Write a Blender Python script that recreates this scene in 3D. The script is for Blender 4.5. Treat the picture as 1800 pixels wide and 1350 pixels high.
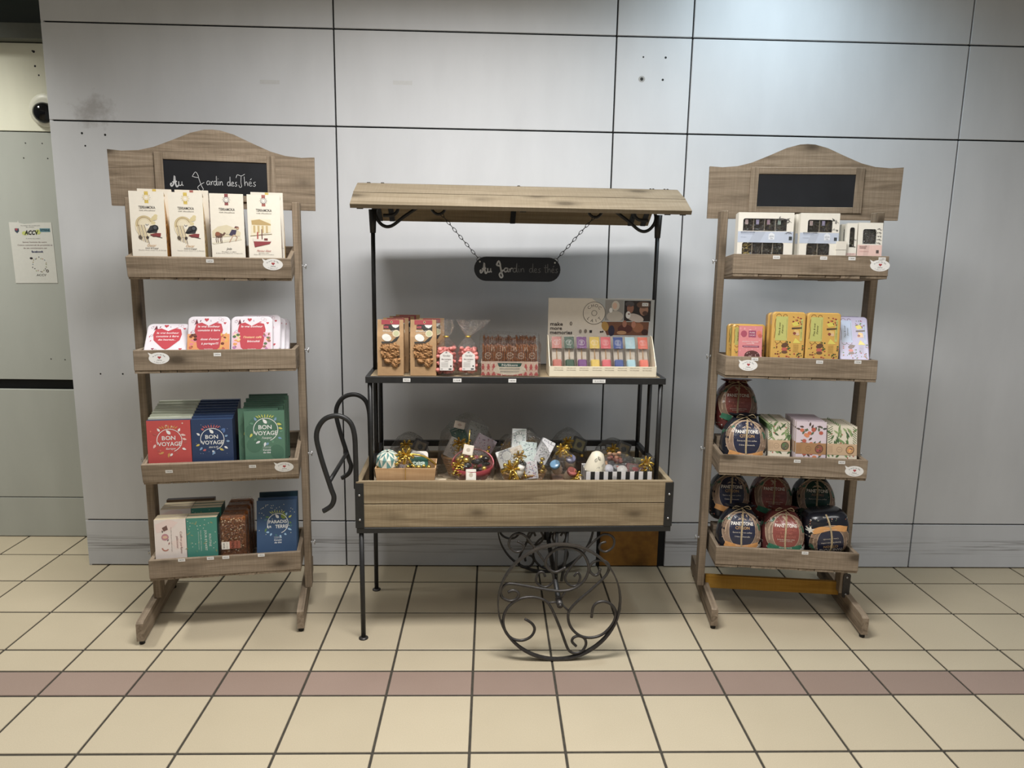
import bpy, bmesh, math, random
from mathutils import Matrix, Vector, noise

random.seed(7)
for o in list(bpy.data.objects):
    bpy.data.objects.remove(o)
SC = bpy.context.scene
COL = SC.collection
PI = math.pi
R = math.radians


def lin(c):
    return tuple(((v / 255) / 12.92 if v <= 10.31 else ((v / 255 + .055) / 1.055) ** 2.4) for v in c[:3])


# ------------------------------------------------------------------ camera, light, exposure
YAW, PITCH, ROLL = 0.03107, 0.17597, 0.01667
r0 = Vector((math.cos(YAW), -math.sin(YAW), 0))
f0 = Vector((math.sin(YAW), math.cos(YAW), 0))
up0 = Vector((0, 0, 1))
fw = f0 * math.cos(PITCH) - up0 * math.sin(PITCH)
u2 = f0 * math.sin(PITCH) + up0 * math.cos(PITCH)
rr = r0 * math.cos(ROLL) + u2 * math.sin(ROLL)
uu = -r0 * math.sin(ROLL) + u2 * math.cos(ROLL)
cam = bpy.data.objects.new('camera', bpy.data.cameras.new('camera'))
COL.objects.link(cam)
cam.matrix_world = Matrix(((rr.x, uu.x, -fw.x, 0), (rr.y, uu.y, -fw.y, -3.413), (rr.z, uu.z, -fw.z, 1.528), (0, 0, 0, 1)))
cam.data.sensor_width = 36
cam.data.sensor_fit = 'HORIZONTAL'
cam.data.lens = 1285.46 / 1800 * 36
cam.data.clip_start = .05
SC.camera = cam

world = bpy.data.worlds.new('room_ambient')
SC.world = world
world.use_nodes = True
bg = world.node_tree.nodes['Background']
bg.inputs['Color'].default_value = (.95, .97, 1, 1)
bg.inputs['Strength'].default_value = .145


def area(name, loc, sx, sy, power, col=(1, 1, 1), spread=180, rot=(0, 0, 0)):
    l = bpy.data.lights.new(name, 'AREA')
    l.shape = 'RECTANGLE'
    l.size, l.size_y = sx, sy
    l.energy = power
    l.color = col
    l.spread = R(spread)
    o = bpy.data.objects.new(name, l)
    COL.objects.link(o)
    o.location = loc
    o.rotation_euler = rot
    return o


# lamps recessed in the ceiling: each sits in the housing built further down
LAMPS = [(-.1, -1.50, 1.25, .5, 67, (1, .99, .975), 153),
         (1.22, -.52, .45, .25, 11.5, (.72, .89, 1), 150),
         (-2.0, -2.6, 1.2, .5, 5, (1, .97, .92), 160),
         (2.0, -2.4, 1.2, .5, 23, (1, .98, .96), 160),
         (0, -3.6, 1.2, .5, 18, (1, .98, .96), 160),
         (-2.75, -.35, .3, .5, 20, (1, 1, .94), 110)]
CEIL = 3.0
for i, (x, y, sx, sy, pw, cl, spd) in enumerate(LAMPS):
    area('lamp', (x, y, CEIL - .012), sx, sy, pw, cl, spd)

SC.view_settings.view_transform = 'Standard'
SC.view_settings.look = 'None'
SC.view_settings.gamma = 1
SC.view_settings.use_curve_mapping = False
SC.view_settings.exposure = 0.0

# ------------------------------------------------------------------ materials


class NT:
    def __init__(s, name):
        s.m = bpy.data.materials.new(name)
        s.m.use_nodes = True
        s.t = s.m.node_tree
        s.b = s.t.nodes['Principled BSDF']

    def n(s, typ, **k):
        nd = s.t.nodes.new('ShaderNode' + typ)
        for a, v in k.items():
            setattr(nd, a, v)
        return nd

    def l(s, a, b):
        s.t.links.new(a, b)

    def noise(s, vec, scale, detail=4, rough=.55, dist=0):
        n = s.n('TexNoise')
        n.inputs['Scale'].default_value = scale
        n.inputs['Detail'].default_value = detail
        n.inputs['Roughness'].default_value = rough
        n.inputs['Distortion'].default_value = dist
        if vec is not None:
            s.l(vec, n.inputs['Vector'])
        return n.outputs['Fac']

    def ramp(s, fac, stops):
        n = s.n('ValToRGB')
        e = n.color_ramp.elements
        while len(e) < len(stops):
            e.new(.5)
        for el, (p, c) in zip(e, stops):
            el.position = p
            el.color = (*c, 1)
        s.l(fac, n.inputs['Fac'])
        return n.outputs['Color']

    def mix(s, fac, a, b, mode='MIX'):
        n = s.n('Mix', data_type='RGBA', blend_type=mode)
        for soc, v in ((n.inputs['Factor'], fac), (n.inputs['A'], a), (n.inputs['B'], b)):
            if isinstance(v, (int, float)):
                soc.default_value = v
            elif isinstance(v, tuple):
                soc.default_value = (*v, 1)
            else:
                s.l(v, soc)
        return n.outputs['Result']

    def mth(s, op, a, b=0, c=None):
        n = s.n('Math', operation=op)
        for i, v in enumerate((a, b) if c is None else (a, b, c)):
            if isinstance(v, (int, float)):
                n.inputs[i].default_value = v
            else:
                s.l(v, n.inputs[i])
        return n.outputs[0]

    def bump(s, h, strength, dist=.002):
        n = s.n('Bump')
        n.inputs['Strength'].default_value = strength
        n.inputs['Distance'].default_value = dist
        s.l(h, n.inputs['Height'])
        s.l(n.outputs['Normal'], s.b.inputs['Normal'])


def plain(name, col, rough=.5, metal=0., var=.06, scale=30, bump=0., spec=.5):
    t = NT(name)
    c = lin(col)
    tc = t.n('TexCoord').outputs['Object']
    f = t.noise(tc, scale, 4)
    t.l(t.ramp(f, [(.3, tuple(v * (1 - var) for v in c)), (.7, tuple(min(1, v * (1 + var)) for v in c))]), t.b.inputs['Base Color'])
    t.b.inputs['Roughness'].default_value = rough
    t.b.inputs['Metallic'].default_value = metal
    t.b.inputs['Specular IOR Level'].default_value = spec
    if bump:
        t.bump(f, bump)
    return t.m


def wood(name, axis, dark, mid, light, grain=1., knots=True):
    t = NT(name)
    tc = t.n('TexCoord').outputs['Object']
    rnd = t.n('ObjectInfo').outputs['Random']
    add = t.n('VectorMath', operation='ADD')
    cmb = t.n('CombineXYZ')
    for i, k in enumerate((7.3, 3.1, 5.7)):
        t.l(t.mth('MULTIPLY', rnd, k), cmb.inputs[i])
    t.l(tc, add.inputs[0])
    t.l(cmb.outputs[0], add.inputs[1])

    def mp(al, ac):
        m = t.n('Mapping')
        sc = [ac] * 3
        sc['xyz'.index(axis)] = al
        m.inputs['Scale'].default_value = sc
        t.l(add.outputs[0], m.inputs['Vector'])
        return m.outputs[0]
    g = t.noise(mp(2.2 * grain, 42 * grain), 1, 8, .62, 1.2)
    fine = t.noise(mp(14, 300), 1, 3, .6)
    big = t.noise(mp(1.6, 5), 1, 3, .5)
    c = t.ramp(g, [(.28, lin(dark)), (.5, lin(mid)), (.72, lin(light))])
    c = t.mix(t.ramp(fine, [(.35, (.25,) * 3), (.65, (0,) * 3)]), c, lin(dark))
    c = t.mix(t.ramp(big, [(.35, (.35,) * 3), (.6, (0,) * 3)]), c, tuple(v * .8 for v in lin(mid)))
    h = g
    if knots:
        v = t.n('TexVoronoi')
        v.inputs['Scale'].default_value = 1
        v.inputs['Randomness'].default_value = 1
        t.l(mp(4.2, 9.0), v.inputs['Vector'])
        k = t.ramp(v.outputs['Distance'], [(.09, (.9,) * 3), (.17, (.35,) * 3), (.30, (0,) * 3)])
        c = t.mix(k, c, tuple(v * .55 for v in lin(dark)))
    saw = t.noise(mp(190, 9), 1, 2, .5)
    c = t.mix(t.ramp(saw, [(.42, (.16,) * 3), (.6, (0,) * 3)]), c, lin(dark))
    t.l(c, t.b.inputs['Base Color'])
    t.b.inputs['Roughness'].default_value = .75
    t.b.inputs['Specular IOR Level'].default_value = .25
    t.bump(h, .35, .0015)
    return t.m


SW = {a: wood('weathered_wood_' + a, a, (94, 81, 66), (143, 127, 108), (170, 154, 134)) for a in 'xyz'}
CW = {a: wood('cart_wood_' + a, a, (112, 96, 74), (152, 135, 108), (174, 158, 130), .7) for a in 'xy'}
RW = wood('roof_wood', 'x', (92, 80, 62), (122, 110, 91), (134, 122, 104), .8)
YW = wood('yellow_pine', 'x', (150, 108, 38), (178, 134, 55), (192, 150, 72), .8, False)
PLYW = plain('plywood', (150, 104, 40), .7, 0, .35, 14, .4)
CRATEW = wood('crate_wood', 'x', (176, 138, 98), (206, 168, 126), (220, 186, 146), .8, False)
BLACK = plain('black_metal', (42, 42, 42), .45, .3, .12, 60)
IRON = plain('grey_iron', (66, 63, 61), .4, .5, .2, 80)
STEEL = plain('screw_steel', (200, 200, 200), .3, .9)
GAP = plain('joint_black', (16, 16, 17), .8)
CHALK = plain('chalkboard', (20, 21, 25), .42, 0, .25, 12)
TISSUE = plain('tissue_paper', (226, 208, 180), .8, 0, .1, 60, .6)
GOLD = plain('gold_foil', (214, 182, 92), .26, .85, .25, 40)
KRAFT = plain('kraft_paper', (174, 140, 102), .75, 0, .1, 40, .2)
TWINE = plain('twine', (196, 176, 140), .85, 0, .2, 200, .4)
COOKIE = plain('cookie', (158, 116, 74), .75, 0, .6, 220, 1.)
CANDY = plain('pink_candy', (214, 128, 120), .5, 0, .12, 60)
GBREAD = plain('gingerbread', (128, 76, 36), .35, 0, .55, 120, .6)
WICKER = plain('wicker', (186, 146, 98), .7, 0, .4, 120, 1.)
RUBBER = plain('rubber_foot', (30, 29, 28), .7)
WHITEP = plain('white_plastic', (225, 222, 205), .4)
DOMEM = plain('dark_dome', (34, 34, 36), .08, .6)
HOLE = plain('hole_black', (14, 14, 14), .9)
TAPE = plain('tape_mark', (184, 184, 183), .5)
HOUSING = plain('lamp_housing', (230, 230, 228), .5)
CEILM = plain('ceiling_paint', (205, 205, 200), .8)


def printmat(name, rough):
    t = NT(name)
    a = t.n('Attribute', attribute_name='Col')
    f = t.noise(t.n('TexCoord').outputs['Object'], 60, 3)
    hs = t.n('HueSaturation')
    hs.inputs['Saturation'].default_value = .88
    hs.inputs['Value'].default_value = .88
    t.l(a.outputs['Color'], hs.inputs['Color'])
    t.l(t.mix(.05, hs.outputs['Color'], t.ramp(f, [(.3, (.2,) * 3), (.7, (1,) * 3)]), 'MULTIPLY'), t.b.inputs['Base Color'])
    t.b.inputs['Roughness'].default_value = rough
    return t.m


PR = printmat('printed_card', .5)
PG = printmat('printed_gloss', .24)


def cello():
    t = NT('cellophane')
    t.t.nodes.remove(t.b)
    tr = t.n('BsdfTransparent')
    tr.inputs['Color'].default_value = (.985, .985, .98, 1)
    gl = t.n('BsdfGlossy')
    gl.inputs['Roughness'].default_value = .13
    gl.inputs['Color'].default_value = (1, 1, 1, 1)
    lw = t.n('LayerWeight')
    lw.inputs['Blend'].default_value = .16
    f = t.mth('ADD', t.mth('MULTIPLY', lw.outputs['Fresnel'], .8), .045)
    mx = t.n('MixShader')
    t.l(f, mx.inputs[0])
    t.l(tr.outputs[0], mx.inputs[1])
    t.l(gl.outputs[0], mx.inputs[2])
    n = t.noise(t.n('TexCoord').outputs['Object'], 85, 4, .6, 1.5)
    b = t.n('Bump')
    b.inputs['Strength'].default_value = .9
    b.inputs['Distance'].default_value = .010
    t.l(n, b.inputs['Height'])
    t.l(b.outputs['Normal'], gl.inputs['Normal'])
    t.l(b.outputs['Normal'], lw.inputs['Normal'])
    out = [x for x in t.t.nodes if x.type == 'OUTPUT_MATERIAL'][0]
    t.l(mx.outputs[0], out.inputs['Surface'])
    return t.m


CELLO = cello()


def wallmat(name, col, scuff=False, smudge=None):
    t = NT(name)
    tc = t.n('TexCoord').outputs['Object']
    m = t.n('Mapping')
    m.inputs['Scale'].default_value = (3, 3, 1)
    t.l(tc, m.inputs['Vector'])
    f = t.noise(m.outputs[0], 2.2, 5)
    c0 = lin(col)
    c = t.ramp(f, [(.3, tuple(v * .95 for v in c0)), (.7, tuple(v * 1.03 for v in c0))])
    sp = t.noise(tc, 90, 2)
    c = t.mix(t.ramp(sp, [(.72, (0,) * 3), (.8, (.25,) * 3)]), c, tuple(v * .6 for v in c0))
    sx = t.n('SeparateXYZ')
    t.l(tc, sx.inputs[0])
    if scuff:
        m2 = t.n('Mapping')
        m2.inputs['Scale'].default_value = (1.6, 1, 95)
        t.l(tc, m2.inputs['Vector'])
        s = t.noise(m2.outputs[0], 1, 5, .6, .3)
        d = t.mth('ABSOLUTE', t.mth('SUBTRACT', sx.outputs['Z'], .115))
        msk = t.ramp(d, [(.015, (1,) * 3), (.055, (0,) * 3)])
        k = t.mix(1., t.ramp(s, [(.5, (0,) * 3), (.62, (.75,) * 3)]), msk, 'MULTIPLY')
        c = t.mix(k, c, lin((104, 100, 98)))
    if smudge:
        (x, z, w, h) = smudge
        a = t.mth('DIVIDE', t.mth('SUBTRACT', sx.outputs['X'], x), w)
        b = t.mth('DIVIDE', t.mth('SUBTRACT', sx.outputs['Z'], z), h)
        d = t.mth('SQRT', t.mth('ADD', t.mth('MULTIPLY', a, a), t.mth('MULTIPLY', b, b)))
        d = t.mth('ADD', d, t.mth('MULTIPLY', t.mth('SUBTRACT', t.noise(tc, 16, 5, .65), .5), 2.6))
        c = t.mix(t.ramp(d, [(.25, (.45,) * 3), (1.3, (0,) * 3)]), c, lin((122, 112, 104)))
    t.l(c, t.b.inputs['Base Color'])
    t.b.inputs['Roughness'].default_value = .42
    t.b.inputs['Specular IOR Level'].default_value = .35
    t.bump(t.noise(tc, 220, 2), .05, .0005)
    return t.m


WALL = wallmat('grey_laminate', (210, 211, 213))
WALLB = wallmat('grey_laminate_scuffed', (206, 208, 212), True)
WALLS = wallmat('grey_laminate_smudged', (210, 211, 213), False, (-1.745, 2.115, .10, .075))
RECU = wallmat('cream_laminate', (236, 234, 214))
RECD = wallmat('green_grey_laminate', (178, 180, 172))


def tilemat(name, a, b):
    t = NT(name)
    tc = t.n('TexCoord').outputs['Object']
    rnd = t.n('ObjectInfo').outputs['Random']
    c = t.mix(rnd, lin(a), lin(b))
    f = t.noise(tc, 260, 3, .7)
    c = t.mix(t.ramp(f, [(.4, (.22,) * 3), (.62, (0,) * 3)]), c, tuple(v * .72 for v in lin(a)))
    g = t.n('NewGeometry').outputs['Position']
    f2 = t.noise(g, 1.7, 5, .6)
    c = t.mix(t.ramp(f2, [(.4, (.12,) * 3), (.65, (0,) * 3)]), c, tuple(v * .7 for v in lin(a)))
    t.l(c, t.b.inputs['Base Color'])
    t.l(t.ramp(t.noise(g, 6, 4), [(.3, (.38,) * 3), (.7, (.55,) * 3)]), t.b.inputs['Roughness'])
    t.b.inputs['Specular IOR Level'].default_value = .4
    return t.m


TILE = tilemat('beige_tile', (184, 171, 146), (191, 178, 153))
TILEP = tilemat('rose_tile', (144, 124, 112), (154, 133, 121))
GROUT = plain('grout', (60, 55, 46), .9, 0, .25, 50)

# ------------------------------------------------------------------ mesh helpers


class MB:
    """collects faces (with a colour and material slot each) for one mesh object"""

    def __init__(s):
        s.v, s.f, s.c, s.mi, s.sm = [], [], [], [], []

    def add(s, vs, fs, col=(200, 200, 200), mi=0, smooth=False, M=None):
        b = len(s.v)
        if M is not None:
            vs = [M @ Vector(p) for p in vs]
        s.v += [tuple(p) for p in vs]
        for k, f in enumerate(fs):
            s.f.append([b + i for i in f])
            s.c.append(col[k] if isinstance(col, list) else col)
            s.mi.append(mi)
            s.sm.append(smooth)
        return s

    def box(s, x0, x1, y0, y1, z0, z1, col=(200, 200, 200), mi=0, ch=0, M=None):
        if not ch:
            vs = [(x, y, z) for z in (z0, z1) for y in (y0, y1) for x in (x0, x1)]
            fs = [(0, 2, 3, 1), (4, 5, 7, 6), (0, 1, 5, 4), (2, 6, 7, 3), (0, 4, 6, 2), (1, 3, 7, 5)]
            return s.add(vs, fs, col, mi, False, M)
        cx = [(x0, x0 + ch), (x1, x1 - ch)]
        cy = [(y0, y0 + ch), (y1, y1 - ch)]
        cz = [(z0, z0 + ch), (z1, z1 - ch)]
        vs = []
        ix = {}
        for i in (0, 1):
            for j in (0, 1):
                for k in (0, 1):
                    for a in range(3):
                        q = (cx[i][0 if a == 0 else 1], cy[j][0 if a == 1 else 1], cz[k][0 if a == 2 else 1])
                        ix[i, j, k, a] = len(vs)
                        vs.append(q)
        fs = []
        rng = ((0, 0), (0, 1), (1, 1), (1, 0))
        for q in (0, 1):
            for a in range(3):
                key = []
                for (m, n) in rng:
                    t = [m, n]
                    t.insert(a, q)
                    key.append(ix[t[0], t[1], t[2], a])
                fs.append(key)
        for a in range(3):
            b, c = [k for k in range(3) if k != a]
            for m in (0, 1):
                for n in (0, 1):
                    t0 = [0, 0, 0]
                    t0[b], t0[c] = m, n
                    t1 = list(t0)
                    t1[a] = 1
                    fs.append([ix[(*t0, b)], ix[(*t0, c)], ix[(*t1, c)], ix[(*t1, b)]])
        for i in (0, 1):
            for j in (0, 1):
                for k in (0, 1):
                    fs.append([ix[i, j, k, 0], ix[i, j, k, 1], ix[i, j, k, 2]])
        return s.add(vs, fs, col, mi, False, M)

    def tube(s, path, rad, n=8, col=(200, 200, 200), mi=0, closed=False, M=None, flat=1.):
        P = [Vector(p) for p in path]
        m = len(P)
        vs, fs = [], []
        prev = None
        for i in range(m):
            if closed:
                d = P[(i + 1) % m] - P[i - 1]
            else:
                d = P[min(i + 1, m - 1)] - P[max(i - 1, 0)]
            d.normalize()
            if prev is None:
                a = Vector((0, 0, 1)) if abs(d.z) < .9 else Vector((0, 1, 0))
                a = (a - d * a.dot(d)).normalized()
            else:
                a = (prev - d * prev.dot(d)).normalized()
            prev = a
            b = d.cross(a)
            rd = rad[i] if isinstance(rad, (list, tuple)) else rad
            for k in range(n):
                t = 2 * PI * k / n
                vs.append(P[i] + a * math.cos(t) * rd + b * math.sin(t) * rd * flat)
        for i in range(m if closed else m - 1):
            for k in range(n):
                fs.append((i * n + k, i * n + (k + 1) % n, ((i + 1) % m) * n + (k + 1) % n, ((i + 1) % m) * n + k))
        if not closed:
            fs.append(tuple(range(n))[::-1])
            fs.append(tuple(range((m - 1) * n, m * n)))
        return s.add(vs, fs, col, mi, True, M)

    def lathe(s, prof, n=16, col=(200, 200, 200), mi=0, M=None, sx=1, sy=1, caps=True, smooth=True):
        vs, fs = [], []
        for (r_, z) in prof:
            for k in range(n):
                t = 2 * PI * k / n
                vs.append((r_ * sx * math.cos(t), r_ * sy * math.sin(t), z))
        for i in range(len(prof) - 1):
            for k in range(n):
                fs.append((i * n + k, i * n + (k + 1) % n, (i + 1) * n + (k + 1) % n, (i + 1) * n + k))
        if caps:
            fs.append(tuple(range(n))[::-1])
            fs.append(tuple(range((len(prof) - 1) * n, len(prof) * n)))
        return s.add(vs, fs, col, mi, smooth, M)

    def prism(s, poly, d0, d1, axis='y', col=(200, 200, 200), mi=0, M=None, sides=None):
        """poly in the plane normal to axis: (x,z) for y, (y,z) for x, (x,y) for z"""
        n = len(poly)

        def q(p, d):
            return {'y': (p[0], d, p[1]), 'x': (d, p[0], p[1]), 'z': (p[0], p[1], d)}[axis]
        vs = [q(p, d0) for p in poly] + [q(p, d1) for p in poly]
        fs = [tuple(range(n)), tuple(range(n, 2 * n))[::-1]]
        fs += [(i, i + n, (i + 1) % n + n, (i + 1) % n) for i in range(n)]
        return s.add(vs, fs, col, mi, False, M)

    def blob(s, c, rx, ry, rz, n=8, m=5, col=(200, 200, 200), mi=0, jit=0, M=None, smooth=True):
        vs, fs = [], []
        sd = random.random() * 50
        for i in range(1, m):
            ph = PI * i / m
            for k in range(n):
                t = 2 * PI * k / n
                d = Vector((math.sin(ph) * math.cos(t), math.sin(ph) * math.sin(t), math.cos(ph)))
                q = 1 + (jit * noise.noise(d * 2.2 + Vector((sd, sd, sd))) if jit else 0)
                vs.append((c[0] + d.x * rx * q, c[1] + d.y * ry * q, c[2] + d.z * rz * q))
        for i in range(m - 2):
            for k in range(n):
                fs.append((i * n + k, (i + 1) * n + k, (i + 1) * n + (k + 1) % n, i * n + (k + 1) % n))
        vs += [(c[0], c[1], c[2] + rz), (c[0], c[1], c[2] - rz)]
        t, b = len(vs) - 2, len(vs) - 1
        for k in range(n):
            fs.append((t, k, (k + 1) % n))
            fs.append((b, (m - 2) * n + (k + 1) % n, (m - 2) * n + k))
        return s.add(vs, fs, col, mi, smooth, M)

    def mesh(s, name, mats, fix=True):
        me = bpy.data.meshes.new(name)
        me.from_pydata(s.v, [], s.f)
        for m in (mats if isinstance(mats, (list, tuple)) else [mats]):
            me.materials.append(m)
        me.polygons.foreach_set('material_index', s.mi)
        me.polygons.foreach_set('use_smooth', s.sm)
        at = me.color_attributes.new('Col', 'FLOAT_COLOR', 'CORNER')
        cc = []
        cache = {}
        for f, c in zip(s.f, s.c):
            l = cache.get(c)
            if l is None:
                l = cache[c] = (*lin(c), 1.)
            cc += list(l) * len(f)
        at.data.foreach_set('color', cc)
        if fix:
            b = bmesh.new()
            b.from_mesh(me)
            bmesh.ops.recalc_face_normals(b, faces=b.faces)
            b.to_mesh(me)
            b.free()
        me.update()
        return me

    def obj(s, name, mats, parent=None, M=None, fix=True, **props):
        return link(name, s.mesh(name, mats, fix), parent, M, **props)


def link(name, me, parent=None, M=None, **props):
    o = bpy.data.objects.new(name, me)
    COL.objects.link(o)
    if parent:
        o.parent = parent
    if M is not None:
        o.matrix_local = M
    for k, v in props.items():
        o[k] = v
    return o


def thing(name, label, cat, M=Matrix(), group=None):
    o = bpy.data.objects.new(name, None)
    COL.objects.link(o)
    o.empty_display_size = .05
    o.matrix_world = M
    o['label'] = label
    o['category'] = cat
    if group:
        o['group'] = group
    return o


def dup(root, M, label, group=None):
    kids = {}
    for o in bpy.data.objects:
        if o.parent:
            kids.setdefault(o.parent.name, []).append(o)

    def rec(o, parent):
        c = o.copy()
        COL.objects.link(c)
        c.parent = parent
        for ch in kids.get(o.name, []):
            rec(ch, c)
        return c
    c = rec(root, None)
    c.matrix_world = M
    c['label'] = label
    if group:
        c['group'] = group
    return c


def T(x, y, z):
    return Matrix.Translation((x, y, z))


def RX(a):
    return Matrix.Rotation(R(a), 4, 'X')


def RY(a):
    return Matrix.Rotation(R(a), 4, 'Y')


def RZ(a):
    return Matrix.Rotation(R(a), 4, 'Z')


def crom(pts, k=6, closed=False):
    P = [Vector(p) for p in pts]
    out = []
    n = len(P)
    for i in range(n if closed else n - 1):
        a = P[i - 1] if (i or closed) else P[0]
        b, c = P[i], P[(i + 1) % n]
        d = P[(i + 2) % n] if (closed or i + 2 < n) else P[-1]
        for j in range(k):
            t = j / k
            out.append(.5 * (2 * b + (c - a) * t + (2 * a - 5 * b + 4 * c - d) * t * t + (3 * b - a - 3 * c + d) * t ** 3))
    if not closed:
        out.append(P[-1])
    return out


def rrect(w, h, r, k=4, cx=0, cy=0):
    pts = []
    for (sx, sy, a0) in ((1, 1, 0), (-1, 1, 90), (-1, -1, 180), (1, -1, 270)):
        for i in range(k + 1):
            a = R(a0 + 90 * i / k)
            pts.append((cx + sx * (w / 2 - r) + r * math.cos(a), cy + sy * (h / 2 - r) + r * math.sin(a)))
    return pts


# ------------------------------------------------------------------ flat print (lettering and pictures on packs)
GC = {}


def glyph(s, bold=0):
    key = (s, bold)
    if key in GC:
        return GC[key]
    cu = bpy.data.curves.new('tmp', 'FONT')
    cu.body = s
    cu.dimensions = '2D'
    cu.fill_mode = 'FRONT'
    cu.resolution_u = 2
    cu.offset = bold
    ob = bpy.data.objects.new('tmp', cu)
    me = ob.to_mesh()
    v = [(p.co.x, p.co.y) for p in me.vertices]
    f = [tuple(p.vertices) for p in me.polygons]
    ob.to_mesh_clear()
    bpy.data.objects.remove(ob)
    bpy.data.curves.remove(cu)
    GC[key] = (v, f)
    return GC[key]


class Art:
    """layered flat shapes in (u, v); layers are stacked .15 mm apart"""

    def __init__(s, n0=0):
        s.it = []
        s.l = 0

    def up(s):
        s.l += 1
        return s

    def raw(s, pts, fs, col):
        s.it.append((pts, fs, col, s.l))
        return s

    def poly(s, pts, col):
        return s.raw(pts, [tuple(range(len(pts)))], col)

    def rect(s, x0, x1, y0, y1, col):
        return s.poly([(x0, y0), (x1, y0), (x1, y1), (x0, y1)], col)

    def ell(s, x, y, a, b, col, n=20, rot=0):
        c_, s_ = math.cos(R(rot)), math.sin(R(rot))
        pts = []
        for i in range(n):
            t = 2 * PI * i / n
            p, q = a * math.cos(t), b * math.sin(t)
            pts.append((x + p * c_ - q * s_, y + p * s_ + q * c_))
        return s.poly(pts, col)

    def ring(s, x, y, r_, w, col, n=28, a0=0, a1=360, k=1.):
        m = n + 1
        pts = []
        for i in range(m):
            t = R(a0 + (a1 - a0) * i / n)
            pts += [(x + r_ * math.cos(t), y + k * r_ * math.sin(t)), (x + (r_ - w) * math.cos(t), y + k * (r_ - w) * math.sin(t))]
        return s.raw(pts, [(2 * i, 2 * i + 2, 2 * i + 3, 2 * i + 1) for i in range(n)], col)

    def line(s, P, w, col):
        P = [Vector(p) for p in P]
        pts, fs = [], []
        for i, p in enumerate(P):
            d = (P[min(i + 1, len(P) - 1)] - P[max(i - 1, 0)])
            if d.length < 1e-9:
                d = Vector((1, 0))
            d.normalize()
            n = Vector((-d.y, d.x)) * (w / 2)
            pts += [tuple(p + n), tuple(p - n)]
        for i in range(len(P) - 1):
            fs.append((2 * i, 2 * i + 1, 2 * i + 3, 2 * i + 2))
        return s.raw(pts, fs, col)

    def leaf(s, x, y, ln, w, rot, col):
        c_, s_ = math.cos(R(rot)), math.sin(R(rot))
        pts = []
        for t in (0, .2, .45, .75, 1, .75, .45, .2):
            k = len(pts)
            h = w / 2 * math.sin(PI * t ** .8) * (1 if k <= 4 else -1)
            pts.append((x + t * ln * c_ - h * s_, y + t * ln * s_ + h * c_))
        return s.poly(pts, col)

    def heart(s, x, y, r_, col):
        pts = []
        for i in range(24):
            t = 2 * PI * i / 24
            pts.append((x + r_ * math.sin(t) ** 3, y + r_ * (13 * math.cos(t) - 5 * math.cos(2 * t) - 2 * math.cos(3 * t) - math.cos(4 * t)) / 16))
        return s.poly(pts, col)

    def star(s, x, y, r_, col, n=4, k=.35):
        return s.poly([(x + (r_ if i % 2 == 0 else r_ * k) * math.cos(PI * i / n), y + (r_ if i % 2 == 0 else r_ * k) * math.sin(PI * i / n)) for i in range(2 * n)], col)

    def tx(s, txt, x, y, h, col, w=None, al='c', rot=0, shear=0, bold=0):
        v, f = glyph(txt, bold)
        if not v:
            return s
        x0, x1 = min(p[0] for p in v), max(p[0] for p in v)
        kx = ky = h / .73
        if w:
            kx = w / (x1 - x0)
        ox = {'c': (x0 + x1) / 2, 'l': x0, 'r': x1}[al]
        c_, s_ = math.cos(R(rot)), math.sin(R(rot))
        pts = []
        for p in v:
            a, b = (p[0] - ox) * kx + p[1] * ky * shear, (p[1] - .36) * ky
            pts.append((x + a * c_ - b * s_, y + a * s_ + b * c_))
        return s.raw(pts, f, col)

    def arc(s, txt, x, y, r_, h, col, a_mid=90, step=None, inward=False, k=1.):
        step = step or h / r_ * 57 * 1.05
        n = len(txt)
        for i, ch in enumerate(txt):
            if ch == ' ':
                continue
            o = (i - (n - 1) / 2) * step
            a = a_mid + (o if inward else -o)
            s.tx(ch, x + r_ * math.cos(R(a)), y + k * r_ * math.sin(R(a)), h, col, rot=a + (90 if inward else -90))
        return s

    def obj(s, name, parent, fmap, mat=None, M=None):
        mb = MB()
        for i, (pts, fs, col, l) in enumerate(s.it):
            mb.add([fmap(p[0], p[1], .0004 + .00018 * l + i * 4e-6) for p in pts], fs, col)
        return mb.obj(name, mat or PR, parent, M, fix=False)


def front(y=0, z0=0):
    return lambda u, v, h: (u, y - h, v + z0)


def onface(M):
    """M maps (u, v, h) with h along the outward normal"""
    return lambda u, v, h: tuple(M @ Vector((u, v, h)))


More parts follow.
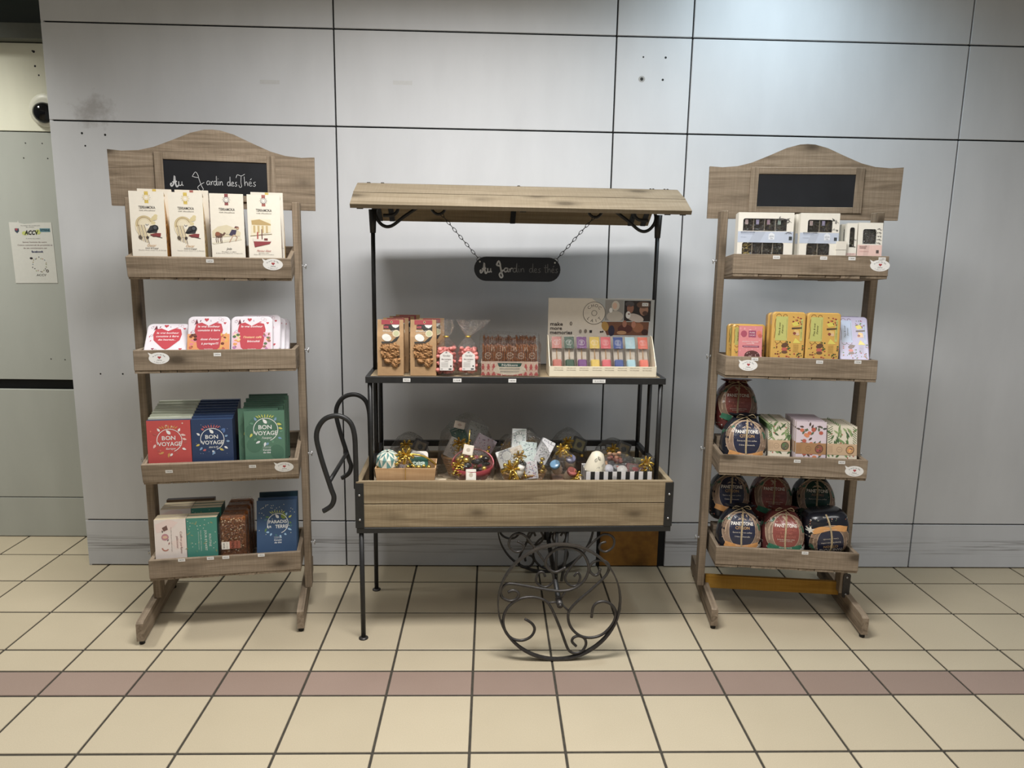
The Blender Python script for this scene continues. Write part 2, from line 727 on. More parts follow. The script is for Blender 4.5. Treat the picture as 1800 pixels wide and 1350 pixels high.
# cursive chalk letters: strokes on a unit grid (x, y), baseline 0, x-height 1
CURS = {'a': [[(.8, .9), (.3, .95), (.05, .45), (.3, .05), (.7, .35), (.8, .95), (.8, .3), (1.05, .05)]],
        'r': [[(.1, .9), (.25, .05), (.3, .6), (.55, .95), (.8, .85)]],
        'd': [[(.75, .85), (.3, .95), (.05, .45), (.3, .05), (.7, .3), (.85, 2.2), (.85, .3), (1.1, .05)]],
        'i': [[(.15, .95), (.2, .2), (.4, .05)], [(.18, 1.45), (.24, 1.55)]],
        'n': [[(.1, .95), (.15, .05), (.25, .7), (.6, .95), (.75, .5), (.8, .05)]],
        'e': [[(.05, .45), (.6, .6), (.5, .95), (.2, .85), (.1, .35), (.4, .02), (.8, .2)]],
        's': [[(.7, .95), (.3, .85), (.35, .55), (.65, .3), (.45, .02), (.1, .1)]],
        'h': [[(.1, 2.1), (.15, .05), (.25, .7), (.55, .95), (.75, .5), (.8, .05)]],
        'é': [[(.05, .45), (.6, .6), (.5, .95), (.2, .85), (.1, .35), (.4, .02), (.8, .2)], [(.4, 1.35), (.7, 1.7)]],
        'u': [[(.1, .95), (.12, .2), (.4, .02), (.75, .3), (.8, .95), (.85, .2), (1.1, .05)]],
        'A': [[(.1, .5), (-.2, .3), (0, -.2), (.5, .5), (.75, 2.2), (.85, .8), (1.1, -.3), (1.5, .1)], [(.2, .75), (1.2, .95)]],
        'J': [[(0, 1.6), (.55, 2.6), (.95, 1.45), (0, 1.6)], [(.95, 1.45), (1.3, -.2), (1.6, -1.1), (1.2, -1.5), (.75, -.8), (1.1, -.2), (1.8, .4)]],
        'T': [[(-.1, 1.7), (.2, 2.4), (1.0, 2.2), (1.8, 2.6)], [(1.0, 2.2), (.9, .8), (1.0, -.1), (.6, -.3), (.4, .2)]],
        't': [[(.4, 1.9), (.4, .2), (.7, .02)], [(0, 1.2), (.9, 1.25)]]}
CADV = {'a': 1.05, 'r': .8, 'd': 1.1, 'i': .5, 'n': .95, 'e': .85, 's': .85, 'h': .95, 'é': .85, 'u': 1.15, 'A': 1.5, 'J': 1.9, 'T': 1.55, 't': .8, ' ': .75}


def cursive(art, txt, x, y, k, wfun, cfun, sx=1.):
    for i, ch in enumerate(txt):
        for st in CURS.get(ch, []):
            art.line([tuple(p) for p in crom([(x + a * k * sx, y + b * k, 0) for a, b in st], 4)] and [(p.x, p.y) for p in crom([(x + a * k * sx, y + b * k, 0) for a, b in st], 4)], wfun(i), cfun(i))
        x += CADV[ch] * k * sx
    return x


# ------------------------------------------------------------------ the room
XL = -1.941
X0 = -.04999
floor = MB().box(-4, 4, -5.2, .6, -.03, -.0035, (0, 0, 0)).obj('floor', GROUT, None, kind='structure')
yrow = [(.126, .426, 0), (-.174, .126, 0), (-.474, -.174, 0), (-.774, -.474, 0), (-.921, -.774, 0), (-1.073, -.921, 1), (-1.373, -1.073, 0), (-1.673, -1.373, 0)]
JT = .0042
tcache = {}
rest = MB()
for (y0, y1, pk) in yrow:
    key = (round(y1 - y0, 3), pk)
    if key not in tcache:
        hy = (y1 - y0) / 2 - JT * 1.25
        hx = .15 - JT
        tcache[key] = MB().box(-hx, hx, -hy, hy, -.012, 0, ch=.0015).mesh('tile', TILEP if pk else TILE)
    for k in range(-13, 13):
        xc = X0 + .15 + .3 * k
        if y0 > -.1 and y0 < .1 and False:
            continue
        d = 3.413 + (y0 + y1) / 2
        if abs(xc - .03 * d) < .72 * d + .2 and not (y0 > .1 and xc > -1.8):
            link('tile', tcache[key], floor, T(xc, (y0 + y1) / 2, 0))
        elif y0 < .1:
            rest.box(xc - .145, xc + .145, y0 + .004, y1 - .004, -.012, 0)
for j in range(11):
    for k in range(-13, 13):
        xc = X0 + .15 + .3 * k
        y1 = -1.673 - .3 * j
        rest.box(xc - .145, xc + .145, y1 - .296, y1 - .004, -.012, 0)
rest.obj('tile_field', TILE, floor, kind='stuff')

wall = MB().box(XL + .003, 3.9, .012, .2, 0, CEIL, (0, 0, 0)).obj('wall_back', GAP, None, kind='structure')
G = .0035
xs = [XL, -.694, .541, .877, 2.121, 3.4]
zs = [0.002, .233, 2.072, 2.477, 3.0]
HOLES = [(.662, 2.393, .004), (.761, 2.393, .005), (.659, 2.301, .011), (.753, 2.3, .005), (-1.805, 2.02, .005), (-1.705, 2.015, .005), (-1.795, 1.967, .004), (-1.709, .948, .004), (-1.811, .947, .004)]
for i in range(5):
    for j in range(4):
        if (i, j) == (2, 0):
            continue
        m = WALLB if j == 0 else (WALLS if i == 0 and j in (1, 2) else WALL)
        x0 = xs[i] + (G if i else 0)
        p = MB().box(x0, xs[i + 1] - G, 0, .014, zs[j] + G, zs[j + 1] - G, ch=.0012).obj('wall_panel', m, wall)
        for (hx, hz, hr) in HOLES:
            if xs[i] < hx < xs[i + 1] and zs[j] < hz < zs[j + 1]:
                a = Art()
                if hr > .01:
                    a.ell(hx, hz, hr * 1.35, hr * 1.2, (176, 174, 170)).up()
                    hr *= .65
                a.ell(hx, hz, hr, hr, (22, 22, 22), 12)
                a.obj('screw_hole', p, front())
        if (i, j) == (0, 2) or (i, j) == (1, 2):
            xx, zz = ((-.98, 2.252) if i == 0 else (-.40, 2.262))
            Art().rect(xx - .04, xx + .045, zz - .009, zz + .008, (214, 214, 213)).obj('tape_residue', p, front())
MB().box(.556, .845, .004, .011, .006, .233, ch=.001).obj('plywood_patch', PLYW, wall)
# back wall's raw edge on the left side of the recess
MB().box(XL, XL + .012, .002, .36, 0, CEIL).obj('trim_1', WALL, None, kind='structure')

rec = MB().box(-3.6, XL, .385, .45, 0, CEIL, (0, 0, 0)).obj('wall_left', GAP, None, kind='structure')
for (z0, z1, m) in ((.004, .2175, RECD), (.2225, .80, RECD), (.853, 2.071, RECD), (2.0765, 2.478, RECU)):
    p = MB().box(-3.5, XL + .03, .36, .384, z0, z1, ch=.0012).obj('wall_panel', m, rec)
    a = Art()
    if z0 > 2:
        for (hx, hz, hr) in ((-2.19, 2.44, .006), (-2.196, 2.443, .004), (-2.19, 2.375, .005), (-2.176, 2.334, .004)):
            a.ell(hx, hz, hr, hr, (24, 24, 22), 10)
        a.obj('screw_hole', p, front(.36))
    elif .8 < z0 < 1:
        for (hx, hz) in ((-2.27, 2.02), (-2.19, 2.02), (-2.285, 1.95), (-2.17, 1.95), (-2.245, .96), (-2.175, .957)):
            a.ell(hx, hz, .0035, .0035, (70, 68, 60), 10)
        a.obj('screw_hole', p, front(.36))
MB().box(-3.5, XL + .02, .30, .384, 2.482, 2.552, ch=.002).obj('trim_2', plain('beam_grey', (90, 92, 84), .5), None, kind='structure')
MB().box(-3.5, XL + .02, .33, .384, 2.553, 2.99).obj('trim_3', plain('beam_green', (28, 38, 33), .4), None, kind='structure')
MB().box(-4, 4, -5.2, .6, CEIL, CEIL + .05).obj('ceiling', CEILM, None, kind='structure')
for i, (x, y, sx, sy, pw, cl, spd) in enumerate(LAMPS):
    t = thing('ceiling_light', ['long white ceiling light centred over the cart', 'small square ceiling light close to the wall over the right stand', 'ceiling light in the left half of the room behind the camera', 'ceiling light in the right half of the room behind the camera', 'rearmost ceiling light behind the camera', 'narrow ceiling light over the recess at the left'][i], 'lamp', T(x, y, CEIL))
    a, b = sx / 2 + .006, sy / 2 + .006
    m = MB()
    for q in ((-a - .03, -a, -b - .03, b + .03), (a, a + .03, -b - .03, b + .03), (-a, a, -b - .03, -b), (-a, a, b, b + .03)):
        m.box(q[0], q[1], q[2], q[3], -.022, -.0005)
    m.obj('housing', HOUSING, t)

# ------------------------------------------------------------------ display stands
STF = {'L': T(-1.051, -.694, 0) @ RZ(9.736), 'R': T(1.230, -.653, 0) @ RZ(-6.879)}
# per tray: centre x, front y, z of the front board's top edge, tilt (front down is positive)
TRAYS = {'L': [(.022, .043, 1.496, 10), (.028, .030, 1.156, -2), (.023, .038, .716, 11), (.017, .063, .321, 0)],
         'R': [(-.016, .036, 1.543, -4), (-.022, .024, 1.147, -4), (-.016, .032, .745, -1), (-.001, .060, .342, -3)]}
TW, TD, TH, BT = .575, .28, .0755, .016


def trayM(k, i):
    x, y, z, t = TRAYS[k][i]
    return T(x, y, z) @ RX(t)


def sticker(u, v):
    a = Art()
    W = (246, 244, 240)
    a.ell(u, v, .036, .0215, W, 28)
    a.poly([(u - .032, v + .008), (u - .038, v + .022), (u - .022, v + .014)], W)
    a.up()
    a.heart(u + .001, v + .003, .0062, (176, 28, 40))
    a.arc('Au Jardin des Thés', u, v - .006, .026, .0042, (40, 38, 40), 90, 6.2, k=.78)
    a.tx("J'aime", u, v - .0065, .0055, (40, 38, 40), shear=.25)
    a.arc('le commerce local', u, v + .014, .033, .0032, (40, 38, 40), -90, 4.0, True, .9)
    return a


def tag(txt, u, v, w=.026, h=.0125):
    a = Art()
    a.rect(u - w / 2, u + w / 2, v - h / 2, v + h / 2, (240, 238, 234)).up()
    a.tx(txt, u, v, .0052, (50, 48, 48), w=w * .74)
    return a


TAGS = {'L': [[('26€50', .0, -.012)], [('29€90', .005, -.018)], [('19€50', -.19, -.03), ('19€50', .115, -.022)], [('9€90', -.165, -.004), ('9€90', -.058, -.004), ('6€50', .0, -.004), ('24€50', .135, -.004)]],
        'R': [[('40,00€', -.127, -.011), ('27,00€', .048, -.011), ('7,80€', .152, -.011), ('11,00€', .262, -.011)], [('14€50', -.176, -.009), ('29€00', .07, -.013), ('19€00', .213, -.009)], [('9€50', .015, -.014), ('9€50', .187, -.012)], [('19€50', .072, -.008)]]}
STICK = {'L': [(.222, -.022), (-.199, -.03), (.233, -.03), None], 'R': [(.256, -.036), (-.2, -.034), (.238, -.046), None]}
rs = random.Random(3)


def stand(k, label, px, fx, sg):
    S = STF[k]
    root = thing('display_stand', label, 'display stand', S)
    for s in (-1, 1):
        xc = s * .301 + fx
        ft = MB()
        ft.prism([(0, .018), (.565, .018), (.565, .088), (.545, .098), (.012, .096), (0, .09)], xc - .0135, xc + .0135, 'x')
        f = ft.obj('foot', SW['y'], root)
        for yy in (.02, .515):
            MB().lathe([(.011, 0), (.011, .012), (.008, .018)], 10, M=T(xc, yy, 0)).obj('rubber_pad', RUBBER, f)
        xp = s * .303 + px
        p = MB().box(xp - .0145, xp + .0145, .205, .27, .098, 1.714, ch=.002).obj('post', SW['z'], root)
        for (tx_, ty, tz, tt) in TRAYS[k]:
            b = MB()
            b.tube([(xp + s * .0145, .235, tz - .03), (xp + s * .0165, .235, tz - .03)], .007, 8)
            b.tube([(xp + s * .0165, .235, tz - .03), (xp + s * .032, .235, tz - .031)], .0026, 6)
            b.tube([(xp + s * .029, .235, tz - .041), (xp + s * .029, .235, tz - .021)], .0022, 6)
            b.obj('wing_bolt', STEEL, p)
    # sign board with a chalkboard
    H = 1.686
    W2 = .380
    ctr = sg
    top = [(-W2, .208), (-.33, .2045), (-.27, .209), (-.215, .223), (-.15, .250), (-.08, .281), (-.03, .2945), (0, .2965)]
    pts = [(-W2 + .002, 0)] + top + [(-x, z) for x, z in top[::-1][1:]] + [(W2 - .002, 0)]
    sgn = MB().prism(pts, .271, .288, 'y', M=T(ctr, 0, H)).obj('sign_board', SW['x'], root)
    for (x0, x1, z0, z1, ax) in ((-.216, -.184, .026, .205, 'z'), (.197, .230, .026, .205, 'z'), (-.184, .197, .178, .205, 'x'), (-.184, .197, .026, .050, 'x')):
        MB().box(ctr + x0, ctr + x1, .2635, .2708, H + z0, H + z1, ch=.0015).obj('frame_rail', SW[ax], sgn)
    cb = MB().box(ctr - .184, ctr + .197, .268, .2708, H + .05, H + .178).obj('chalkboard', CHALK, sgn)
    if k == 'L':
        a = Art()
        wht = (205, 205, 205)
        x = cursive(a, 'Au', -.158, .082, .0165, lambda i: .0050 if i == 0 else .0030, lambda i: wht, 1.0)
        x = cursive(a, 'J', -.081, .090, .0175, lambda i: .0020, lambda i: wht, 1.35)
        x = cursive(a, 'ardin', -.030, .087, .0165, lambda i: .0020, lambda i: wht, .84)
        x = cursive(a, 'des', .046, .086, .0165, lambda i: .0021, lambda i: wht, .84)
        x = cursive(a, 'Thés', .082, .088, .0175, lambda i: .0018, lambda i: wht, 1.0)
        a.obj('chalk_writing', cb, front(.268, H), M=T(ctr, 0, 0))
    for i in range(4):
        M = trayM(k, i)
        e = bpy.data.objects.new('tray', None)
        COL.objects.link(e)
        e.parent = root
        e.matrix_local = M
        w = TW / 2
        fb = MB().box(-w, w, 0, BT, -TH, 0, ch=.0015).obj('front_board', SW['x'], e)
        MB().box(-w, w, TD - BT, TD, -TH, 0, ch=.0015).obj('back_board', SW['x'], e)
        for s in (-1, 1):
            x0, x1 = (-w, -w + BT) if s < 0 else (w - BT, w)
            MB().box(x0, x1, BT, TD - BT, -TH, 0, ch=.0015).obj('side_board', SW['y'], e)
        n = 7
        cut = sorted([rs.uniform(-.02, .02) + (-w + TW * q / n) for q in range(1, n)])
        cut = [-w] + cut + [w]
        for q in range(n):
            dz = rs.uniform(0, .003)
            MB().box(cut[q] + .001, cut[q + 1] - .001, .002 + rs.uniform(0, .004), TD - .002, -TH - .0085 - dz, -TH - .0002, ch=.001).obj('bottom_slat', SW['y'], e)
        if i == 1:
            MB().box(-w + BT + .004, w - BT - .004, BT + .004, TD - BT - .004, -TH + .001, -TH + (.0225 if k == 'L' else .044)).obj('riser', SW['x'], e)
        if k == 'R' and i > 1:
            MB().box(-w + BT + .004, w - BT - .004 if i == 3 else -.115, .192, TD - BT - .004, -TH + .001, .030).obj('riser', SW['x'], e)
        for (txt, u, v) in TAGS[k][i]:
            tag(txt, u, v).obj('price_tag', e, front())
        if STICK[k][i]:
            sticker(*STICK[k][i]).obj('heart_sticker', e, front())
    if k == 'R':
        MB().box(-.288, .288, .245, .262, .072, .133, ch=.001).obj('cross_rail', YW, root)
        pl = MB().prism(rrect(.03, .11, .008, 3, .302, .137), .199, .2025, 'y').obj('joining_plate', IRON, root)
        for z in (.098, .175):
            MB().lathe([(.0045, 0), (.003, .002)], 8, M=T(.302, .199, z) @ RX(90)).obj('screw', STEEL, pl)
    return root


stand('L', 'weathered wooden display stand with chalk writing on its sign, left of the cart', .017, .0, .013)
stand('R', 'weathered wooden display stand with blank chalkboard, right of the cart', -.0125, .013, .005)


def inTray(k, i, x, y, lean=0, yaw=0, depth=.04, dz=0, vert=True):
    """a spot on the floor of a tray: x, y in the stand's frame"""
    tx_, ty, tz, tt = TRAYS[k][i]
    t = math.tan(R(tt))
    y = max(y, ty + BT + max(0, TH * math.sin(R(tt))) + .002)
    z0 = tz - TH / math.cos(R(tt))
    zb = max(z0 + (y - ty) * t, z0 + (y + depth - ty) * t) + .0015 + dz
    zb += depth * math.sin(R(max(lean, 0)))
    return STF[k] @ T(x, y, zb) @ RZ(yaw) @ RX(-lean)


# ------------------------------------------------------------------ products: left stand, tray 1, coffee bags
INK = (58, 52, 50)


def bag_art(kind):
    a = Art()
    Z = lambda y: .29 - (y - 60) / 657 * .218
    U = lambda x: (x - 250) / 412 * .118
    acc = {'gold': (222, 190, 60), 'plum': (150, 70, 70), 'red': (176, 92, 80)}[kind]
    a.rect(-.0065, .0065, Z(186), Z(62), acc).up()
    a.ell(0, Z(126), .0105, .0105, (245, 238, 225)).up()
    a.ring(0, Z(126), .0105, .0014, acc if kind == 'gold' else (90, 84, 96)).ring(0, Z(126), .0065, .0010, acc if kind == 'gold' else (90, 84, 96))
    for q in range(10):
        t = q * 36
        a.ell(.0135 * math.cos(R(t)), Z(126) + .0135 * math.sin(R(t)), .0012, .0008, (130, 120, 100), 6)
    a.tx('TERRAMOKA', 0, Z(230), .0100, INK, w=.056, bold=.006)
    a.tx("Café d'Excellence", 0, Z(264), .0036, (96, 88, 80), w=.054, shear=.2, bold=.01)
    SEP = (196, 172, 120)
    if kind == 'gold':
        a.ell(-.010, Z(440), .034, .036, (236, 222, 190), 20)
        for q, rad in enumerate((.030, .025, .020)):
            a.ring(-.012, Z(410), rad, .004 - q * .0008, [(206, 184, 130), (176, 150, 96), (222, 204, 160)][q], 18, 20, 200)
        for q in range(6):
            a.line([(-.038 + q * .005, Z(420)), (-.030 + q * .006, Z(580 + 8 * q))], .002, [(196, 170, 112), (120, 96, 66)][q % 2])
        a.ell(-.003, Z(430), .008, .008, (238, 230, 214))
        for (x, y, r_) in ((312, 395, .008), (330, 345, .010), (345, 320, .007), (300, 360, .006)):
            a.ell(U(x), Z(y), r_, r_ * .8, (222, 204, 150), 12)
        a.up()
        a.poly([(U(225), Z(500)), (U(275), Z(430)), (U(335), Z(415)), (U(365), Z(460)), (U(350), Z(500)), (U(260), Z(510))], (64, 62, 64))
        a.poly([(U(265), Z(520)), (U(340), Z(505)), (U(398), Z(505)), (U(390), Z(545)), (U(300), Z(545))], (140, 44, 44))
        a.line([(U(270), Z(530)), (U(410), Z(556))], .0018, (70, 60, 60))
        a.ell(U(150), Z(555), .006, .008, (96, 84, 70), 8, 30).ell(U(235), Z(555), .005, .006, (70, 60, 56), 8)
        a.up()
        a.ell(U(335), Z(450), .0105, .0105, (38, 38, 40)).up()
        a.ell(U(332), Z(446), .006, .006, (84, 86, 92)).ring(U(240), Z(410), .005, .0016, (50, 46, 44), 12, 180, 360)
        for q in range(4):
            a.ell(U(250 + q * 20), Z(495 - q * 6), .0035, .0035, (30, 30, 32), 8)
        a.tx('Oscar', U(275), Z(638), .0100, (196, 140, 60), w=.030, shear=.3)
        a.tx('Subtil & Engagé', U(280), Z(668), .0042, INK, w=.044, bold=.01)
        a.tx('Manobra Grains Grand Cru de Éthiopie', U(285), Z(690), .003, (90, 84, 80), w=.094)
    elif kind == 'plum':
        a.poly([(U(60), Z(470)), (U(130), Z(420)), (U(240), Z(400)), (U(330), Z(430)), (U(410), Z(480)), (U(400), Z(520)), (U(60), Z(540))], (226, 212, 176))
        a.poly([(U(50), Z(600)), (U(400), Z(530)), (U(420), Z(560)), (U(70), Z(615))], (232, 222, 196))
        a.up()
        a.ell(U(140), Z(515), .014, .009, (110, 76, 60), 14).ell(U(125), Z(500), .009, .0075, (150, 84, 50), 10)
        for x in (108, 130, 160, 176):
            a.line([(U(x), Z(525)), (U(x - 6), Z(560)), (U(x), Z(600))], .0022, (92, 64, 54))
        a.poly([(U(170), Z(520)), (U(205), Z(480)), (U(225), Z(490)), (U(200), Z(520))], (112, 80, 64))
        a.line([(U(225), Z(500)), (U(262), Z(505))], .001, INK)
        a.poly([(U(262), Z(510)), (U(300), Z(450)), (U(360), Z(455)), (U(345), Z(505)), (U(290), Z(520))], (72, 64, 88))
        a.line([(U(320), Z(505)), (U(275), Z(575)), (U(265), Z(590))], .0032, (190, 150, 120))
        a.line([(U(330), Z(505)), (U(365), Z(535)), (U(340), Z(575))], .0032, (190, 150, 120))
        a.ell(U(372), Z(432), .0058, .0055, (196, 156, 124), 10)
        a.poly([(U(330), Z(435)), (U(385), Z(425)), (U(385), Z(418)), (U(345), Z(412))], (112, 62, 56))
        a.tx('Jade', U(255), Z(660), .0088, INK, w=.018, shear=.3)
        a.tx('Énergique et raffiné', U(255), Z(695), .0034, (90, 84, 80), w=.05)
        a.tx('Arabica Grains Grand Cru de Papouasie', U(255), Z(712), .003, (90, 84, 80), w=.094)
    else:
        a.poly([(U(90), Z(330)), (U(330), Z(330)), (U(330), Z(470)), (U(80), Z(520))], (240, 228, 196)).up()
        for q in range(4):
            a.rect(U(110 + q * 52), U(136 + q * 52), Z(480), Z(400), (206, 178, 120))
        a.poly([(U(90), Z(345)), (U(190), Z(330)), (U(330), Z(380)), (U(330), Z(396)), (U(95), Z(392))], (196, 164, 100))
        a.line([(U(70), Z(515)), (U(340), Z(490))], .002, (150, 130, 90))
        a.up()
        a.line([(U(215), Z(560)), (U(215), Z(440))], .003, (110, 50, 50))
        a.line([(U(160), Z(560)), (U(162), Z(470))], .005, (176, 74, 66))
        a.poly([(U(105), Z(555)), (U(330), Z(570)), (U(310), Z(600)), (U(120), Z(640))], (150, 44, 52))
        a.poly([(U(100), Z(545)), (U(330), Z(560)), (U(326), Z(575)), (U(106), Z(575))], (236, 226, 212))
        a.rect(U(240), U(285), Z(565), Z(540), (120, 52, 50))
        a.tx('Monsieur Albert', U(230), Z(678), .0085, (190, 96, 84), w=.05, shear=.3)
        a.tx('Gourmand et Suave', U(230), Z(703), .0034, (90, 84, 80), w=.036)
        a.tx('Arabica Bio Grand Cru du Pérou', U(230), Z(720), .003, (90, 84, 80), w=.072)
    return a


SIDE = {'gold': (255, 204, 92), 'plum': (52, 44, 58), 'red': (118, 70, 66)}


def coffee_bag(kind, label, M):
    t = thing('coffee_bag', label, 'coffee bag', M, 'coffee bags on the top tray of the left stand')
    w = .059
    prof = [(.0025, 0), (.075, 0), (.075, .11), (.05, .2), (.018, .272), (.006, .286), (.0025, .286)]
    MB().prism(prof, -w + .004, w - .004, 'x', SIDE[kind]).obj('pouch', PG, t)
    b = MB()
    cr = (243, 234, 216)
    b.box(-w, w, 0, .0022, 0, .29, cr)
    b.prism([(.0024, .29), (.0024, .2868), (.017, .2742), (.0185, .2752)], -w, w, 'x', cr)
    c = b.obj('front_card', PR, t)
    bag_art(kind).obj('front_print', c, front())
    m = MB()
    rb = random.Random(5)
    for q in range(9):
        y, z = rb.uniform(.02, .055), rb.uniform(.09, .19)
        m.blob((w - .0038, y * (.75 if z > .15 else 1), z), .0006, .004, .007, 6, 4, (110, 66, 26))
    m.obj('side_print', PR, t)
    return t


b1 = coffee_bag('gold', 'leftmost front coffee bag, cream card with steam train and golden side', inTray('L', 0, -.189, .0745, depth=.075))
dup(b1, inTray('L', 0, -.057, .0745, depth=.075), 'second front coffee bag from the left, steam train print and golden side')
b3 = coffee_bag('plum', 'front coffee bag with a walker pulling a donkey on cream card', inTray('L', 0, .085, .0745, depth=.075))
b4 = coffee_bag('red', 'rightmost front coffee bag, cream card with a red and white boat', inTray('L', 0, .216, .0745, depth=.075))
dup(b1, inTray('L', 0, -.182, .158, depth=.075), 'cream coffee bag standing behind the leftmost train bag')
dup(b4, inTray('L', 0, -.052, .158, depth=.075), 'cream coffee bag with red tab behind the second train bag')
dup(b1, inTray('L', 0, .2185, .158, depth=.075), 'cream coffee bag with gold side behind the boat bag')

# ------------------------------------------------------------------ tray 2, biscuit tins


def rtin(name, w, h, d, r_, col, lidcol, M, label, cat, art, group=None, matp=None):
    """a tin lying in the plane y=0 (front) with its lid facing -y; z up from its lower edge"""
    t = thing(name, label, cat, M, group)
    body = MB()
    P = rrect(w - .003, h - .003, r_, 5, 0, h / 2)
    body.prism(P, .012, d, 'y', col)
    b = body.obj('base', PG, t)
    lid = MB()
    levels = [(0, .004), (.0015, .0015), (.004, 0), (.014, 0)]
    n = len(P)
    vs, fs = [], []
    for (y, ins) in levels:
        vs += [(p[0], y, p[1]) for p in rrect(w - 2 * ins, h - 2 * ins, r_ - ins * .5, 5, 0, h / 2)]
    for i in range(len(levels) - 1):
        for k in range(n):
            fs.append((i * n + k, i * n + (k + 1) % n, (i + 1) * n + (k + 1) % n, (i + 1) * n + k))
    fs += [tuple(range(n)), tuple(range((len(levels) - 1) * n, len(levels) * n))]
    lid.add(vs, fs, lidcol)
    l = lid.obj('lid', PG, t)
    art.obj('lid_print', l, front(), PG)
    return t


def heart_art(kind):
    a = Art()
    RD = (196, 36, 56)
    cx, cz = 0, .076
    rh = random.Random(4)
    for q in range(34):
        x, z = rh.uniform(-.066, .066), rh.uniform(.012, .142)
        if abs(x) < .047 and .03 < z < .125:
            continue
        kcol = rh.choice([(190, 170, 185), (176, 150, 170), (205, 90, 110), (120, 60, 90), (190, 180, 190)])
        if rh.random() < .5:
            a.ring(x, z, rh.uniform(.004, .007), .0008, kcol, 8)
        else:
            a.leaf(x, z, rh.uniform(.006, .011), .004, rh.uniform(0, 360), kcol)
    a.heart(-.008, .138, .008, RD).heart(.058, .125, .005, RD).heart(.052, .028, .006, RD).heart(-.045, .03, .005, (150, 60, 90))
    a.poly([(-.052, .116), (-.044, .14), (-.0425, .14), (-.036, .116), (-.041, .121), (-.047, .121)], (110, 50, 60))
    big = [(-.025, .127), (.0, .114), (.025, .127), (.045, .122), (.051, .098), (.046, .07), (.012, .033), (0, .026), (-.012, .033), (-.046, .07), (-.051, .098), (-.045, .122)]
    W = (250, 240, 240)
    if kind == 0:
        a.up().poly(big, RD).up()
        for q, s in enumerate(('le vrai bonheur', 'consiste à faire', 'des heureux...')):
            a.tx(s, 0, .105 - q * .016, .0085, W, w=(.078, .08, .062)[q], shear=.25, bold=.012)
    else:
        a.up().poly(big, RD)
        band = (232, 150, 76) if kind == 1 else (240, 190, 205)
        if kind == 1:
            a.rect(-.0755, .0755, .002, .082, band)
        else:
            a.rect(-.07, .07, .014, .088, band)
        a.up()
        a.poly([(-.042, .095), (.042, .095), (.046, .07), (.04, .03), (.022, .012), (-.022, .012), (-.04, .03), (-.046, .07)], RD)
        for q in range(22):
            sd = -1 if q % 2 else 1
            x = sd * rh.uniform(.046, .066)
            z = rh.uniform(.016, .08)
            c = rh.choice([(90, 44, 34), (230, 170, 60), (230, 120, 130), (120, 60, 40), (196, 90, 60)] if kind == 1 else [(236, 214, 150), (150, 110, 80), (230, 150, 60), (90, 120, 80), (190, 120, 170)])
            if rh.random() < .6:
                a.ell(x, z, .0065, .0055, c, 10)
            else:
                a.leaf(x, z, .013, .007, rh.uniform(0, 360), c)
        a.up()
        a.tx('le vrai bonheur', 0, .112, .0085, W, w=.078, shear=.25, bold=.012)
        if kind == 1:
            a.tx('consiste à faire', 0, .097, .0085, W, w=.08, shear=.25, bold=.012)
            a.tx("doses d'amour", .004, .062, .0085, W, w=.066, shear=.25, bold=.012)
            a.tx('à partager!!!', .004, .045, .0085, W, w=.06, shear=.25, bold=.012)
        else:
            a.tx("l'instant café", .002, .07, .0085, (252, 214, 150), w=.066, shear=.25, bold=.012)
            a.tx('biscuité', .006, .054, .0085, W, w=.045, shear=.25, bold=.012)
        a.tx('assortiment', 0, .024, .004, W, w=.03)
    return a


WT = (236, 228, 234)
t0 = rtin('biscuit_tin', .152, .152, .042, .02, (226, 214, 224), WT, inTray('L', 1, -.158, .050, 44, 0, .042, .024), 'leftmost white biscuit tin with red heart, leaning far back', 'biscuit tin', heart_art(0), 'biscuit tins on the second tray of the left stand')
t1 = rtin('biscuit_tin', .152, .152, .042, .02, (226, 214, 224), WT, inTray('L', 1, -.003, .047, 22, 0, .042, .037), 'middle biscuit tin with a red heart and an orange sleeve', 'biscuit tin', heart_art(1), 'biscuit tins on the second tray of the left stand')
t2 = rtin('biscuit_tin', .152, .152, .042, .02, (226, 214, 224), WT, inTray('L', 1, .153, .047, 20, 0, .042, .037), 'biscuit tin with red heart and a pink biscuit sleeve, right of the orange one', 'biscuit tin', heart_art(2), 'biscuit tins on the second tray of the left stand')
for q, (yy, ln, dz, lb) in enumerate(((.106, 24, .035, 'first'), (.156, 30, .01, 'second'), (.208, 33, 0, 'third'))):
    dup(t0, inTray('L', 1, .176 + q * .012, yy, ln, 0, .042, dz * .5 + .0245), lb + ' white biscuit tin behind the pink sleeved tin, only its right edge showing')

# ------------------------------------------------------------------ tray 3 and 4: tea boxes


